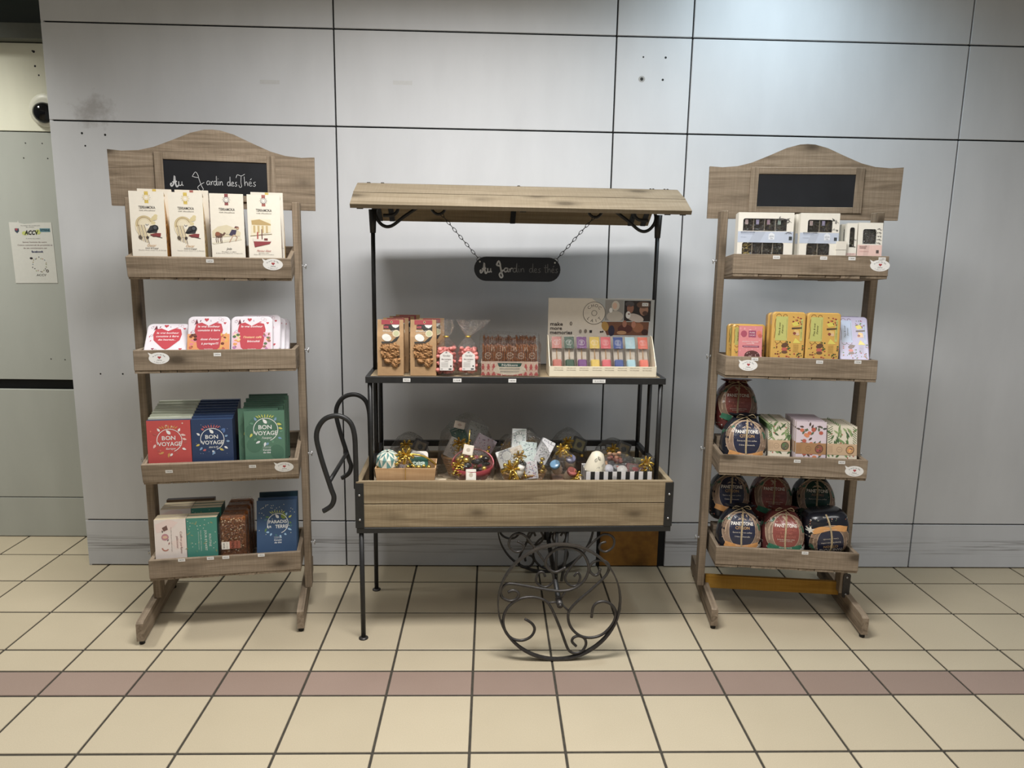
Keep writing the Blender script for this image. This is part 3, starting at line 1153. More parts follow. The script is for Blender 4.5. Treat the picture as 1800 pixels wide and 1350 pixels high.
def wreath(a, x, z, r_, l1, l2, sub, pal, sun, W=(245, 245, 240)):
    a.ring(x, z, r_, r_ * .05, W, 30, -70, 200)
    for q in range(7):
        t = 60 + q * 10
        a.leaf(x + r_ * .95 * math.cos(R(t)) - .002, z + r_ * 1.0, r_ * .34, r_ * .09, t + (q - 3) * 8, sun)
    rw = random.Random(len(l2) + len(sub))
    for q in range(16):
        t = -160 + q * 21 + rw.uniform(-6, 6)
        if 60 < (t % 360) < 120:
            continue
        rad = r_ * rw.uniform(1., 1.18)
        a.leaf(x + rad * math.cos(R(t)), z + rad * math.sin(R(t)), r_ * rw.uniform(.26, .46), r_ * .19, t + rw.uniform(-50, 50), rw.choice(pal))
    a.leaf(x + r_ * .1, z + r_ * .52, r_ * .5, r_ * .28, 130, W)
    a.up()
    if l2 == 'TERRE':
        a.tx(l2, x + .014, z - r_ * .28, r_ * .34, W, w=r_ * 1.15, bold=.012)
        return a
    a.tx(l1, x - r_ * .05, z + r_ * .23, r_ * .36, W, w=r_ * 1.05, bold=.012)
    a.tx(l2, x, z - r_ * .28, r_ * .36, W, w=r_ * 1.85, bold=.012)
    if sub:
        a.tx(sub, x + r_ * .05, z - r_ * .68, r_ * .2, W, w=r_ * .75, shear=.3)
    return a


def tea_art(kind, w, h):
    a = Art()
    rt = random.Random(kind.__hash__() % 91 if False else len(kind))
    if kind == 'red':
        for q in range(16):
            x, z = rt.uniform(-w * .45, w * .45), rt.uniform(h * .34, h * .95)
            a.star(x, z, rt.uniform(.0025, .005), rt.choice([(240, 220, 200), (238, 110, 70), (230, 80, 60)]))
        a.up()
        wreath(a, .001, .147, .046, 'BON', 'VOYAGE', 'féerique', [(245, 240, 235), (214, 150, 60), (240, 200, 190), (190, 70, 60)], (214, 150, 50))
    elif kind == 'navy':
        for q in range(14):
            x, z = rt.uniform(-w * .45, w * .45), rt.uniform(h * .34, h * .95)
            a.ell(x, z, .001, .001, (200, 210, 230), 6)
        wreath(a, .0, .147, .044, 'BON', 'VOYAGE', 'autour du thé', [(120, 160, 200), (235, 235, 235), (196, 80, 80), (210, 190, 70), (70, 110, 170)], (206, 80, 70))
        a.tx('- - -', 0, .21, .003, (180, 190, 210), w=.012)
    elif kind == 'green':
        for (x, z, p, q) in ((-.03, .21, .03, .02), (.04, .19, .03, .025), (-.04, .12, .03, .03), (.045, .09, .026, .03), (0, .22, .02, .01), (-.05, .17, .02, .03)):
            a.ell(x, z, p, q, (72, 116, 92), 14, 20)
        a.up()
        wreath(a, .004, .180, .047, 'BON', 'VOYAGE', "l'exquis", [(120, 160, 190), (235, 235, 235), (210, 206, 80), (100, 150, 120)], (206, 206, 70))
        a.line([(-.008, .112), (.022, .112)], .0006, (235, 235, 235))
        a.tx('COMPTOIR', .006, .107, .004, (225, 230, 225), w=.03)
        a.tx('français', .006, .099, .006, (240, 240, 240), w=.03, bold=.02)
        a.tx('du thé', .006, .089, .007, (240, 240, 240), w=.028, bold=.02)
    else:
        for q in range(26):
            x, z = rt.uniform(-w * .45, w * .45), rt.uniform(.2, .245)
            a.ell(x, z, .0016, .0016, (220, 215, 190), 6)
        for q in range(10):
            x, z = rt.uniform(-w * .45, w * .45), rt.uniform(.11, .2)
            a.ell(x, z, .0016, .0016, (225, 225, 190), 6)
        a.ell(.028, .196, .012, .012, (120, 140, 40), 14)
        wreath(a, .004, .166, .042, '', 'TERRE', '', [(90, 130, 70), (150, 190, 220), (206, 210, 90), (60, 110, 120)], (190, 196, 70))
        a.tx('PARADIS', .004, .174, .0135, (245, 245, 240), w=.072, bold=.012)
        a.tx('SUR', -.030, .154, .009, (245, 245, 240), w=.018, bold=.02)
        a.line([(-.012, .112), (.018, .112)], .0006, (235, 235, 235))
        a.tx('COMPTOIR', .004, .107, .004, (225, 230, 225), w=.03)
        a.tx('français', .004, .099, .006, (240, 240, 240), w=.03, bold=.02)
        a.tx('du thé', .004, .089, .007, (240, 240, 240), w=.028, bold=.02)
    return a


def carton(name, label, cat, M, group, w, d, h, cols, art=None, ch=.001, mat=None, body='carton'):
    """cols: front/back, sides, top"""
    t = thing(name, label, cat, M, group)
    fc, sc, tc = cols
    b = MB()
    vs = [(x, y, z) for z in (0, h) for y in (0, d) for x in (-w / 2, w / 2)]
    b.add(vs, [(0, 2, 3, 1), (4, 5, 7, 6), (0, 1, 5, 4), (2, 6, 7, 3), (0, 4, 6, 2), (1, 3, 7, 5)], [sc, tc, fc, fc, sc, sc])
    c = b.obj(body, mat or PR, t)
    if art:
        art.obj('front_print', c, front(), mat)
    return t


ORD = ['front', 'second', 'third', 'fourth', 'fifth', 'sixth', 'seventh', 'eighth', 'ninth']
RED, NAVY, GRN, CRM = (200, 44, 36), (34, 58, 98), (84, 128, 102), (208, 212, 190)
g = 'tea boxes on the third tray of the left stand'
P1 = carton('tea_box', 'red tea box with white wreath print, front of the left row', 'tea box', inTray('L', 2, -.1675, .0715, 2, 0, .026), g, .157, .026, .226, (RED, RED, NAVY), tea_art('red', .157, .226))
P2 = carton('tea_box', 'cream topped tea box behind the red one, second in its row', 'tea box', inTray('L', 2, -.1675, .1, 2, 0, .026), g, .157, .026, .226, (CRM, CRM, CRM))
for q in range(2, 8):
    dup(P2, inTray('L', 2, -.1675, .0715 + .0275 * q, 2, 0, .026), ORD[q] + ' cream topped tea box counted from the red one at the front')
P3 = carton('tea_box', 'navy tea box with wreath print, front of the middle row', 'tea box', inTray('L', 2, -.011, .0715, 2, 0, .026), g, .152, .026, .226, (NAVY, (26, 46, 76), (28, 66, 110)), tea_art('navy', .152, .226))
for q in range(1, 8):
    dup(P3, inTray('L', 2, -.011 + .0007 * (q % 3 - 1), .0715 + .0275 * q, 2, 0, .026), ORD[q] + ' navy tea box from the front in the middle row')
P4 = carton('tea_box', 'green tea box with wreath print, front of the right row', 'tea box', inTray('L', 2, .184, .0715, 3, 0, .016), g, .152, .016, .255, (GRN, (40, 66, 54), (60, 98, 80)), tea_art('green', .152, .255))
for q in range(1, 9):
    dup(P4, inTray('L', 2, .180 + [0, -.022, -.004, .002, -.008, .004, -.006, .006, .0][q], .0715 + .021 * q + .004, 3, 0, .016, .0), ORD[q] + ' dark green tea box from the front in the right row')

g = 'gift boxes on the bottom tray of the left stand'


def pink_art():
    a = Art()
    a.poly([(-.055, .205), (-.005, .225), (.03, .21), (.0, .18), (-.05, .17)], (240, 214, 204)).poly([(.0, .13), (.05, .15), (.055, .11), (.02, .1)], (242, 220, 208)).up()
    a.poly([(-.03, .19), (-.012, .2), (-.008, .182), (-.024, .175)], (120, 84, 76)).ell(-.02, .152, .0135, .0135, (196, 130, 140)).ring(-.02, .108, .014, .005, (190, 120, 100), 16, 180, 330)
    a.leaf(-.028, .17, .012, .004, 100, INK).leaf(-.012, .135, .01, .004, 60, INK).leaf(-.008, .12, .012, .005, 70, (160, 90, 90)).up()
    a.ell(-.02, .152, .009, .006, (226, 186, 150))
    a.tx('le coffret des gourmands à partager', .004, .14, .003, (120, 100, 96), w=.1, rot=-90)
    a.tx('Coffret parfums', .040, .128, .0085, (150, 96, 90), w=.09, rot=-90, shear=.25)
    a.tx('pâtissier', .026, .128, .0085, (150, 96, 90), w=.05, rot=-90, shear=.25)
    return a


def teal_art():
    a = Art()
    r_ = random.Random(9)
    for q in range(60):
        x, z = r_.uniform(-.055, .055), r_.uniform(.09, .22)
        if z < .19 and abs(x) < .04:
            if q % 3:
                continue
        if q % 2:
            a.leaf(x, z, .012, .005, r_.uniform(0, 360), r_.choice([(150, 150, 100), (92, 150, 122), (128, 160, 120)]))
        else:
            a.ell(x, z, .0017, .0017, (230, 232, 214), 6)
    a.up()
    W = (232, 240, 230)
    a.tx('ROUTINE', .030, .130, .0085, W, w=.052, rot=-90)
    a.tx('JOUR ET NUIT', .014, .130, .0085, W, w=.085, rot=-90)
    a.tx('tisane digestive, infusion détente', -.004, .13, .004, W, w=.085, rot=-90)
    a.tx('deux moments de la journée', -.013, .13, .003, W, w=.075, rot=-90)
    return a


PT = (226, 206, 168)
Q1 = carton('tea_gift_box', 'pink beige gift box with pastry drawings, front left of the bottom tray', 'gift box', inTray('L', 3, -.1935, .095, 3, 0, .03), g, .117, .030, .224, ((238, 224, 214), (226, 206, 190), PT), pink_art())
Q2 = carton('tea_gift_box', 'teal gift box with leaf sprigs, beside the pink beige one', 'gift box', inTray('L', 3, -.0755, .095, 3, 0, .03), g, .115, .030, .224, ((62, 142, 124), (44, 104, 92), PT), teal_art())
for q, yy in ((1, .126), (2, .190), (3, .222), (4, .254)):
    dup(Q1, inTray('L', 3, -.1935, yy, 3, 0, .03, .008 if q > 1 else 0), ORD[q] + ' beige topped gift box behind the pink front one')
    dup(Q2, inTray('L', 3, -.0755, yy, 3, 0, .03, .008 if q > 1 else 0), ORD[q] + ' beige topped gift box behind the teal front one')
Q3 = carton('tea_gift_box', 'brown and black gift box at the very back left of the bottom tray', 'gift box', inTray('L', 3, -.1555, .287, 3, 0, .03, .012), g, .19, .028, .228, ((120, 92, 66), (92, 76, 58), (62, 56, 58)))

g = 'gingerbread packs on the bottom tray of the left stand'


def ginger_pack(label, M):
    t = thing('gingerbread_pack', label, 'gingerbread', M, g)
    w, d, h = .098, .045, .222
    MB().box(-w / 2, w / 2, 0, d, 0, h, ch=.008).obj('loaf', GBREAD, t)
    m = MB()
    rg = random.Random(11)
    for q in range(300):
        x, z = rg.uniform(-w * .46, w * .46), rg.uniform(.075, h - .01)
        m.blob((x, .0, z), .0036, .0022, .0028, 5, 3, rg.choice([(150, 88, 44), (100, 56, 28), (190, 128, 74), (226, 196, 150), (120, 66, 30)]), jit=.3)
    m.obj('crumb_topping', PG, t, kind='stuff')
    wr = MB()
    n = 14
    vs, fs = [], []
    for i in range(n + 1):
        for (x, y) in ((-w / 2 - .003, -.004), (w / 2 + .003, -.004), (w / 2 + .003, d + .002), (-w / 2 - .003, d + .002)):
            q = noise.noise(Vector((x * 30, y * 30, i * .9))) * .003
            top = 1 if i < n - 1 else .8
            vs.append((x * top + q, (y - d / 2) * top + d / 2 + q, h * i / n * 1.02 + .001))
    for i in range(n):
        for k in range(4):
            fs.append((i * 4 + k, i * 4 + (k + 1) % 4, (i + 1) * 4 + (k + 1) % 4, (i + 1) * 4 + k))
    fs.append((n * 4, n * 4 + 1, n * 4 + 2, n * 4 + 3))
    wr.add(vs, fs).obj('wrapper', CELLO, t)
    a = Art()
    a.rect(-.043, -.013, .087, .118, (236, 228, 214)).rect(-.013, .028, .089, .121, (158, 72, 40)).up()
    a.tx('PAIN', .000, .105, .012, (60, 24, 16), w=.026, rot=-90, bold=.02).tx("D'ÉPICES", .016, .105, .007, (70, 28, 18), w=.028, rot=-90)
    a.tx('NATURE', -.034, .102, .006, (60, 50, 46), w=.022, rot=-90, bold=.02).tx('pur miel', -.022, .102, .004, (90, 80, 70), w=.022, rot=-90)
    a.obj('paper_label', t, front(-.0048))
    return t


G1 = ginger_pack('front gingerbread loaf in clear wrap with a brown paper label', inTray('L', 3, .040, .098, 3, 0, .045))
for q in range(1, 4):
    dup(G1, inTray('L', 3, .041 + .002 * q, .098 + .0565 * q, 3, 0, .045, .002 * q), ORD[q] + ' gingerbread loaf in clear wrap from the front')
g = 'dark blue boxes on the bottom tray of the left stand'
BLU = (44, 78, 116)
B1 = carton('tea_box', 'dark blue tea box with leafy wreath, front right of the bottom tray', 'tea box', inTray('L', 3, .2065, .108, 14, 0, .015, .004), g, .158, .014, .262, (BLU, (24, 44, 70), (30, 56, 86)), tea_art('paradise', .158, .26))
dup(B1, inTray('L', 3, .2075, .150, 12, 0, .015, .004), 'second dark blue tea box behind the wreath one in the bottom tray')
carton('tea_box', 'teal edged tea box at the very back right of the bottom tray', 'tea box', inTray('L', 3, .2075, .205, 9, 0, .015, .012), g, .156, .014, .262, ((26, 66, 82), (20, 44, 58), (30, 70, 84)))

# ------------------------------------------------------------------ right stand, tray 1: window boxes
g = 'cream window boxes on the top tray of the right stand'
CREAM = (244, 238, 224)


def herb(mb, x0, x1, z0, z1, y, seed, pal):
    rh = random.Random(seed)
    for q in range(int(46 * (x1 - x0) * (z1 - z0) / .0022)):
        x, z = rh.uniform(x0, x1), rh.uniform(z0, z1)
        a = rh.uniform(0, PI)
        l = rh.uniform(.004, .010)
        d = Vector((math.cos(a), rh.uniform(-.3, .3), math.sin(a))) * l
        mb.tube([(x - d.x, y + rh.uniform(0, .004), z - d.z), (x + d.x * .2, y - .002, z + .002), (x + d.x, y, z + d.z)], rh.uniform(.0008, .0020), 4, rh.choice(pal))


def window_box(name, w, d, h, wins, band, art, label, M):
    t = thing(name, label, 'window box', M, g)
    b = MB()
    # front sheet cut around the windows: columns split at every edge
    xsx = sorted({-w / 2, w / 2, *[q for (x0, x1, z0, z1) in wins for q in (x0, x1)]})
    zsz = sorted({0, h, *[q for (x0, x1, z0, z1) in wins for q in (z0, z1)]})
    for i in range(len(xsx) - 1):
        for j in range(len(zsz) - 1):
            mx, mz = (xsx[i] + xsx[i + 1]) / 2, (zsz[j] + zsz[j + 1]) / 2
            if any(x0 < mx < x1 and z0 < mz < z1 for (x0, x1, z0, z1) in wins):
                continue
            b.add([(xsx[i], 0, zsz[j]), (xsx[i + 1], 0, zsz[j]), (xsx[i + 1], 0, zsz[j + 1]), (xsx[i], 0, zsz[j + 1])], [(0, 1, 2, 3)], CREAM)
    vs = [(x, y, z) for z in (0, h) for y in (0, d) for x in (-w / 2, w / 2)]
    b.add(vs, [(0, 2, 3, 1), (4, 5, 7, 6), (2, 6, 7, 3), (0, 4, 6, 2), (1, 3, 7, 5)], CREAM)
    for (x0, x1, z0, z1) in wins:   # rounded window corners
        for (cx, cz, sx, sz) in ((x0, z1, 1, -1), (x1, z1, -1, -1)):
            rr_ = .008
            pts = [(cx, cz)] + [(cx + sx * (rr_ - rr_ * math.sin(R(t))), cz + sz * (rr_ - rr_ * math.cos(R(t)))) for t in range(0, 91, 18)]
            b.add([(p[0], -.0001, p[1]) for p in pts], [tuple(range(len(pts)))], CREAM)
    c = b.obj('carton', PR, t)
    m = MB()
    for q, (x0, x1, z0, z1) in enumerate(wins):
        m.box(x0 - .003, x1 + .003, .016, .018, z0 - .003, z1 + .003, (84, 70, 54))
        nsec = max(1, round((x1 - x0) / .0415))
        for s_ in range(nsec):
            a0, a1 = x0 + (x1 - x0) * s_ / nsec, x0 + (x1 - x0) * (s_ + 1) / nsec
            if s_:
                m.box(a0 - .0006, a0 + .0006, .003, .016, z0, z1, (190, 172, 140))
            k = (q * 3 + s_ * 2 + int(w * 1000)) % 5
            pal = [[(70, 62, 46), (104, 92, 66), (50, 46, 36)], [(206, 176, 60), (226, 200, 90), (120, 100, 50)], [(60, 56, 44), (90, 84, 60), (128, 110, 70)], [(86, 74, 50), (140, 116, 76), (62, 52, 40)], [(58, 60, 50), (88, 84, 70), (110, 94, 70)]][k]
            herb(m, a0 + .003, a1 - .003, z0, z1 - .004, .010, k + s_ + 7 * q, pal)
            if q == 0 and w > .1:
                m.box(a0 + .008, a0 + .019, .003, .004, z1 - .022, z1 - .004, [(206, 180, 176), (170, 160, 196), (196, 160, 176), (170, 190, 176)][s_ % 4])
    m.obj('dried_herbs', PR, c, kind='stuff')
    pn = MB()
    for (x0, x1, z0, z1) in wins:
        pn.add([(x0, .0012, z0), (x1, .0012, z0), (x1, .0012, z1), (x0, .0012, z1)], [(0, 1, 2, 3)])
    pn.obj('window_pane', CELLO, c)
    a = Art()
    if band:
        z0, z1, cb = band
        a.rect(-w / 2, w / 2, z0, z1, cb).up()
        a.poly([(-w * .3, z0), (-w * .2, z1), (0, z1), (-w * .1, z0)], tuple(int(v * .94) for v in cb)).up()
    art(a)
    a.obj('front_print', c, front())
    return t


def branch(a, x, z, s, seed):
    rb = random.Random(seed)
    a.line([(x, z), (x - .4 * s, z + .25 * s), (x - s, z + .2 * s)], .0009, INK)
    for q in range(9):
        t = rb.random()
        a.leaf(x - t * s, z + .22 * s * min(1, 2 * t), rb.uniform(.2, .4) * s, .09 * s, rb.uniform(20, 260), rb.choice([(60, 56, 54), (100, 96, 92)]))


def art_big(a):
    branch(a, .095, .195, .05, 1)
    branch(a, .099, .15, .022, 2)
    a.tx('BOUQUETS À INFUSER', -.093, .157, .005, (50, 56, 80), w=.053, al='l', bold=.02)
    a.tx('tisanes fraîches en tiges', -.093, .151, .003, (110, 120, 150), w=.05, al='l')
    a.tx('24 bouquets', -.093, .138, .003, (110, 120, 150), w=.022, al='l')
    a.poly([(.012, .13), (.012, .15), (.022, .157), (.034, .15), (.034, .13)], (236, 240, 246)).rect(.088, .1, .128, .142, (60, 66, 70)).up()
    a.tx('LÉON', .023, .142, .006, (70, 80, 100), w=.016).tx('TEA', .023, .134, .004, (70, 80, 100), w=.01)


def art_med(a):
    branch(a, .069, .195, .034, 3)
    branch(a, .068, .165, .02, 4)
    a.tx('BOUQUETS À INFUSER', -.06, .157, .005, (50, 56, 80), w=.053, al='l', bold=.02)
    a.tx('tisanes fraîches', -.06, .151, .003, (110, 120, 150), w=.04, al='l')
    a.tx('12 bouquets', -.06, .138, .003, (110, 120, 150), w=.022, al='l')
    a.poly([(.018, .13), (.018, .15), (.028, .157), (.04, .15), (.04, .13)], (236, 240, 246)).rect(.055, .066, .128, .141, (60, 66, 70)).up()
    a.tx('LÉON', .029, .142, .006, (70, 80, 100), w=.016).tx('TEA', .029, .134, .004, (70, 80, 100), w=.01)


def art_pink(a):
    for q in range(5):
        branch(a, .040, .118 + q * .013, .016, 6 + q)
    a.tx('BOUQUETS', -.037, .108, .0045, (110, 70, 66), w=.027, al='l', bold=.02).tx('À INFUSER', -.037, .102, .0045, (110, 70, 66), w=.024, al='l', bold=.02)
    a.tx('4 bouquets', -.037, .09, .0035, (196, 120, 108), w=.034, al='l').rect(.024, .034, .083, .095, (90, 74, 70))


def art_nar(a):
    branch(a, .016, .13, .014, 21)
    branch(a, .016, .105, .014, 22)
    a.tx('BOUQUETS', 0, .079, .0035, (130, 80, 76), w=.026)


BB = (196, 206, 224)
W1 = window_box('herb_window_box', .208, .03, .232, [(-.086, .078, .162, .209), (-.086, .07, .06, .118)], (.118, .160, BB), art_big, 'large cream window box with blue band and four herb windows', inTray('R', 0, -.183, .056, 4, 0, .03))
dup(W1, inTray('R', 0, -.181, .090, 4, 0, .03), 'large cream window box standing behind the front large one')
W2_ = window_box('herb_window_box', .145, .028, .232, [(-.045, .046, .160, .207), (-.045, .04, .06, .118)], (.118, .158, BB), art_med, 'medium cream window box with blue band and two herb windows', inTray('R', 0, .018, .056, 4, 0, .028))
dup(W2_, inTray('R', 0, .010, .088, 4, 0, .028), 'second medium cream window box, behind the front medium one')
dup(W2_, inTray('R', 0, .002, .120, 4, 0, .028), 'third medium cream window box, rearmost of the medium ones')
W3 = window_box('herb_window_box', .037, .03, .196, [(-.009, .009, .105, .18)], (.06, .083, (240, 206, 196)), art_nar, 'narrow cream window box with one slim window, front of its row', inTray('R', 0, .141, .058, 5, 0, .03))
for q in range(1, 4):
    dup(W3, inTray('R', 0, .141 - .010 * q, .058 + .036 * q, 5, 0, .03), ORD[q] + ' narrow cream window box from the front')
W4 = window_box('herb_window_box', .090, .03, .198, [(-.027, .022, .118, .174)], (.05, .114, (240, 200, 188)), art_pink, 'cream and pink window box at the right end of the top tray', inTray('R', 0, .208, .056, 6, 0, .03))
dup(W4, inTray('R', 0, .204, .090, 6, 0, .03), 'second cream and pink window box, behind the front pink one')
SB = carton('small_box', 'small plain cream box, lower one of the two stacked before the narrow boxes', 'box', inTray('R', 0, .1, .054, 0, 0, .06), 'small cream boxes on the top tray', .036, .03, .095, (CREAM,) * 3)
dup(SB, inTray('R', 0, .1, .054, 0, 0, .06, .0965) @ Matrix.Scale(.34, 4, (0, 0, 1)), 'small plain cream box, upper one of the two stacked before the narrow boxes')

# tray 2: yellow and lilac tins


def tea_tin_art(w, h, base, panel, seed):
    a = Art()
    s = w / .127
    k = h / .19
    U = lambda x: (x / 280 - .5) * w
    Z = lambda y: h * (1 - y / 425)
    a.rect(U(30), U(130), Z(250), Z(40), panel)
    a.ring(U(52), Z(40), .010 * s, .0015, (96, 66, 30), 12, 0, 180).ring(U(105), Z(38), .008 * s, .0015, (96, 66, 30), 12, 0, 200)
    a.ring(U(52), Z(255), .010 * s, .0015, (96, 66, 30), 12, 180, 360).ring(U(100), Z(250), .012 * s, .0015, (96, 66, 30), 12, 180, 360)
    a.line([(U(28), Z(60)), (U(22), Z(110)), (U(30), Z(160)), (U(22), Z(230))], .0016, (96, 66, 30))
    a.line([(U(120), Z(60)), (U(124), Z(230))], .0008, (120, 110, 60))
    a.rect(U(236), U(256), Z(250), Z(60), tuple(min(255, int(v * 1.02)) for v in panel))
    rt = random.Random(seed)
    for q in range(60):
        m = q % 3
        if m == 0:
            x, y = rt.uniform(40, 265), rt.uniform(330, 400)
        elif m == 1:
            x, y = rt.uniform(165, 250), rt.uniform(40, 110)
        else:
            x, y = rt.choice([rt.uniform(30, 60), rt.uniform(130, 160), rt.uniform(240, 266)]), rt.uniform(260, 380)
        c = rt.choice([(176, 50, 40), (196, 84, 40), (70, 110, 50), (90, 130, 60), (120, 40, 40), (60, 90, 50)])
        if rt.random() < .5:
            a.ell(U(x), Z(y), .0033 * s, .0029 * s, c, 8)
        else:
            a.leaf(U(x), Z(y), .0075 * s, .0034 * s, rt.uniform(0, 360), c)
    a.poly([(U(160), Z(95)), (U(205), Z(80)), (U(225), Z(115)), (U(180), Z(125))], (232, 214, 70))
    a.poly([(U(165), Z(135)), (U(250), Z(130)), (U(250), Z(142)), (U(165), Z(150))], (96, 76, 60))
    a.poly([(U(175), Z(200)), (U(190), Z(150)), (U(225), Z(160)), (U(232), Z(200))], (240, 200, 110))
    a.ell(U(190), Z(185), .006 * s, .006 * s, (150, 70, 50), 12).ell(U(215), Z(190), .006 * s, .006 * s, (232, 190, 150), 12)
    a.poly([(U(180), Z(270)), (U(200), Z(225)), (U(250), Z(270))], (238, 220, 80))
    a.ell(U(115), Z(290), .014 * s, .009 * s, (110, 78, 56), 14, 20).ell(U(110), Z(325), .010 * s, .007 * s, (206, 90, 70), 12).ell(U(115), Z(350), .012 * s, .006 * s, (120, 84, 60), 12)
    for q in range(8):
        a.line([(U(185), Z(285 + q * 9)), (U(230), Z(285 + q * 9))], .0006, (130, 100, 40))
    a.up()
    a.tx('Thés & noir', U(62), Z(150), .007 * s, (70, 60, 30), w=.052 * k, rot=90, shear=.2).tx("d'amour", U(86), Z(150), .007 * s, (70, 60, 30), w=.034 * k, rot=90, shear=.2)
    a.tx('COFFRET GOURMAND', U(246), Z(150), .003 * s, (110, 90, 40), w=.07 * k, rot=90)
    return a


YEL = (226, 174, 60)
LIL = (186, 180, 214)
g = 'printed tea tins on the second tray of the right stand'
Y1 = rtin('tea_tin', .127, .19, .045, .014, (206, 156, 44), YEL, inTray('R', 1, -.071, .040, 4, 0, .045, .059), 'large yellow printed tin, left of the two upright ones', 'tea tin', tea_tin_art(.127, .19, YEL, (206, 206, 110), 1), g)
dup(Y1, inTray('R', 1, .061, .040, 4, 0, .045, .059), 'large yellow printed tin, right of the two upright ones')
dup(Y1, inTray('R', 1, -.074, .095, 4, 0, .045, .056), 'large yellow printed tin behind the left upright one')
LL = rtin('tea_tin', .112, .19, .04, .014, (160, 152, 196), LIL, inTray('R', 1, .187, .045, 28, -4, .04, .048), 'front lilac printed tin leaning back at the right end', 'tea tin', tea_tin_art(.112, .19, LIL, (178, 196, 226), 2), g)
dup(LL, inTray('R', 1, .186, .112, 26, -4, .04, .048), 'second lilac printed tin behind the leaning front one')
Y2 = rtin('tea_tin', .098, .14, .03, .012, (190, 140, 40), YEL, inTray('R', 1, -.232, .056, 8, 0, .03, .056), 'small yellow printed tin behind the pink chocolate bar', 'tea tin', tea_tin_art(.098, .14, YEL, (190, 186, 96), 3), g)
for q, (xx, yy) in enumerate(((-.193, .090), (-.236, .128), (-.197, .166))):
    dup(Y2, inTray('R', 1, xx, yy + .004, 8, 0, .03, .056), ['small yellow tin peeking out right of the pink bar', 'small yellow tin at the left edge behind the first', 'rearmost small yellow tin on the left side'][q])


def choc_art():
    a = Art()
    w = .090
    rc = random.Random(8)
    for q in range(40):
        a.ell(rc.uniform(-.043, .043), rc.uniform(.01, .13), rc.uniform(.002, .006), rc.uniform(.002, .005), rc.choice([(240, 170, 170), (226, 120, 124), (236, 150, 150)]), 8)
    a.ell(-.026, .105, .012, .013, (176, 60, 90), 14).ell(.032, .108, .010, .010, (226, 110, 80), 12).ell(.036, .098, .008, .008, (206, 80, 60), 12)
    a.rect(-.008, .020, .092, .118, (160, 50, 96)).ell(.008, .018, .03, .022, (92, 48, 44), 18).up()
    a.tx('PURE', .006, .11, .006, (250, 230, 230), w=.02).tx('CACAO', .006, .1, .006, (250, 230, 230), w=.022)
    a.tx('framboise clémentine', 0, .075, .005, (250, 236, 236), w=.06, shear=.2).tx('CHOCOLAT NOIR', .0, .067, .004, (250, 236, 236), w=.03)
    a.rect(-.03, .034, .052, .059, (150, 44, 84)).up()
    a.tx('ÉDITION GOURMANDE', .002, .0555, .003, (250, 230, 230), w=.055)
    for q in range(14):
        a.ell(rc.uniform(-.015, .03), rc.uniform(.008, .034), .0016, .0012, (236, 196, 190), 6)
    return a


carton('chocolate_bar', 'pink chocolate bar with fruit print leaning on the small yellow tin', 'chocolate bar', inTray('R', 1, -.213, .0425, 8, 0, .008, .057), None, .090, .007, .136, ((226, 128, 132), (216, 120, 124), (226, 128, 132)), choc_art())

# ------------------------------------------------------------------ panettone
NAV, RUST, FIR = (46, 49, 72), (148, 68, 56), (28, 62, 52)


PPROF = [(z, a * .885, b) for z, a, b in ((0, .060, .044), (.008, .082, .060), (.025, .097, .071), (.06, .102, .074), (.10, .102, .074), (.13, .097, .070), (.155, .089, .062), (.175, .079, .050), (.190, .067, .036), (.203, .054, .020), (.210, .048, .008))]
PB = .074


def pab(z):
    for (z0, a0, b0), (z1, a1, b1) in zip(PPROF, PPROF[1:]):
        if z <= z1:
            t = max(0, (z - z0) / (z1 - z0))
            return a0 + (a1 - a0) * t, b0 + (b1 - b0) * t
    return PPROF[-1][1:]


def pwr(x, z, sd):
    v = .0042 * noise.noise(Vector((x * 20 + sd, z * 26, sd))) + .0022 * (1 - abs(noise.noise(Vector((x * 34 - sd, z * 44, 3 + sd)))) * 2)
    e = min(1, max(0, (abs(x) - .045) / .03) + max(0, (z - .16) / .03) + max(0, (.03 - z) / .03))
    return v * (.35 + .9 * e)


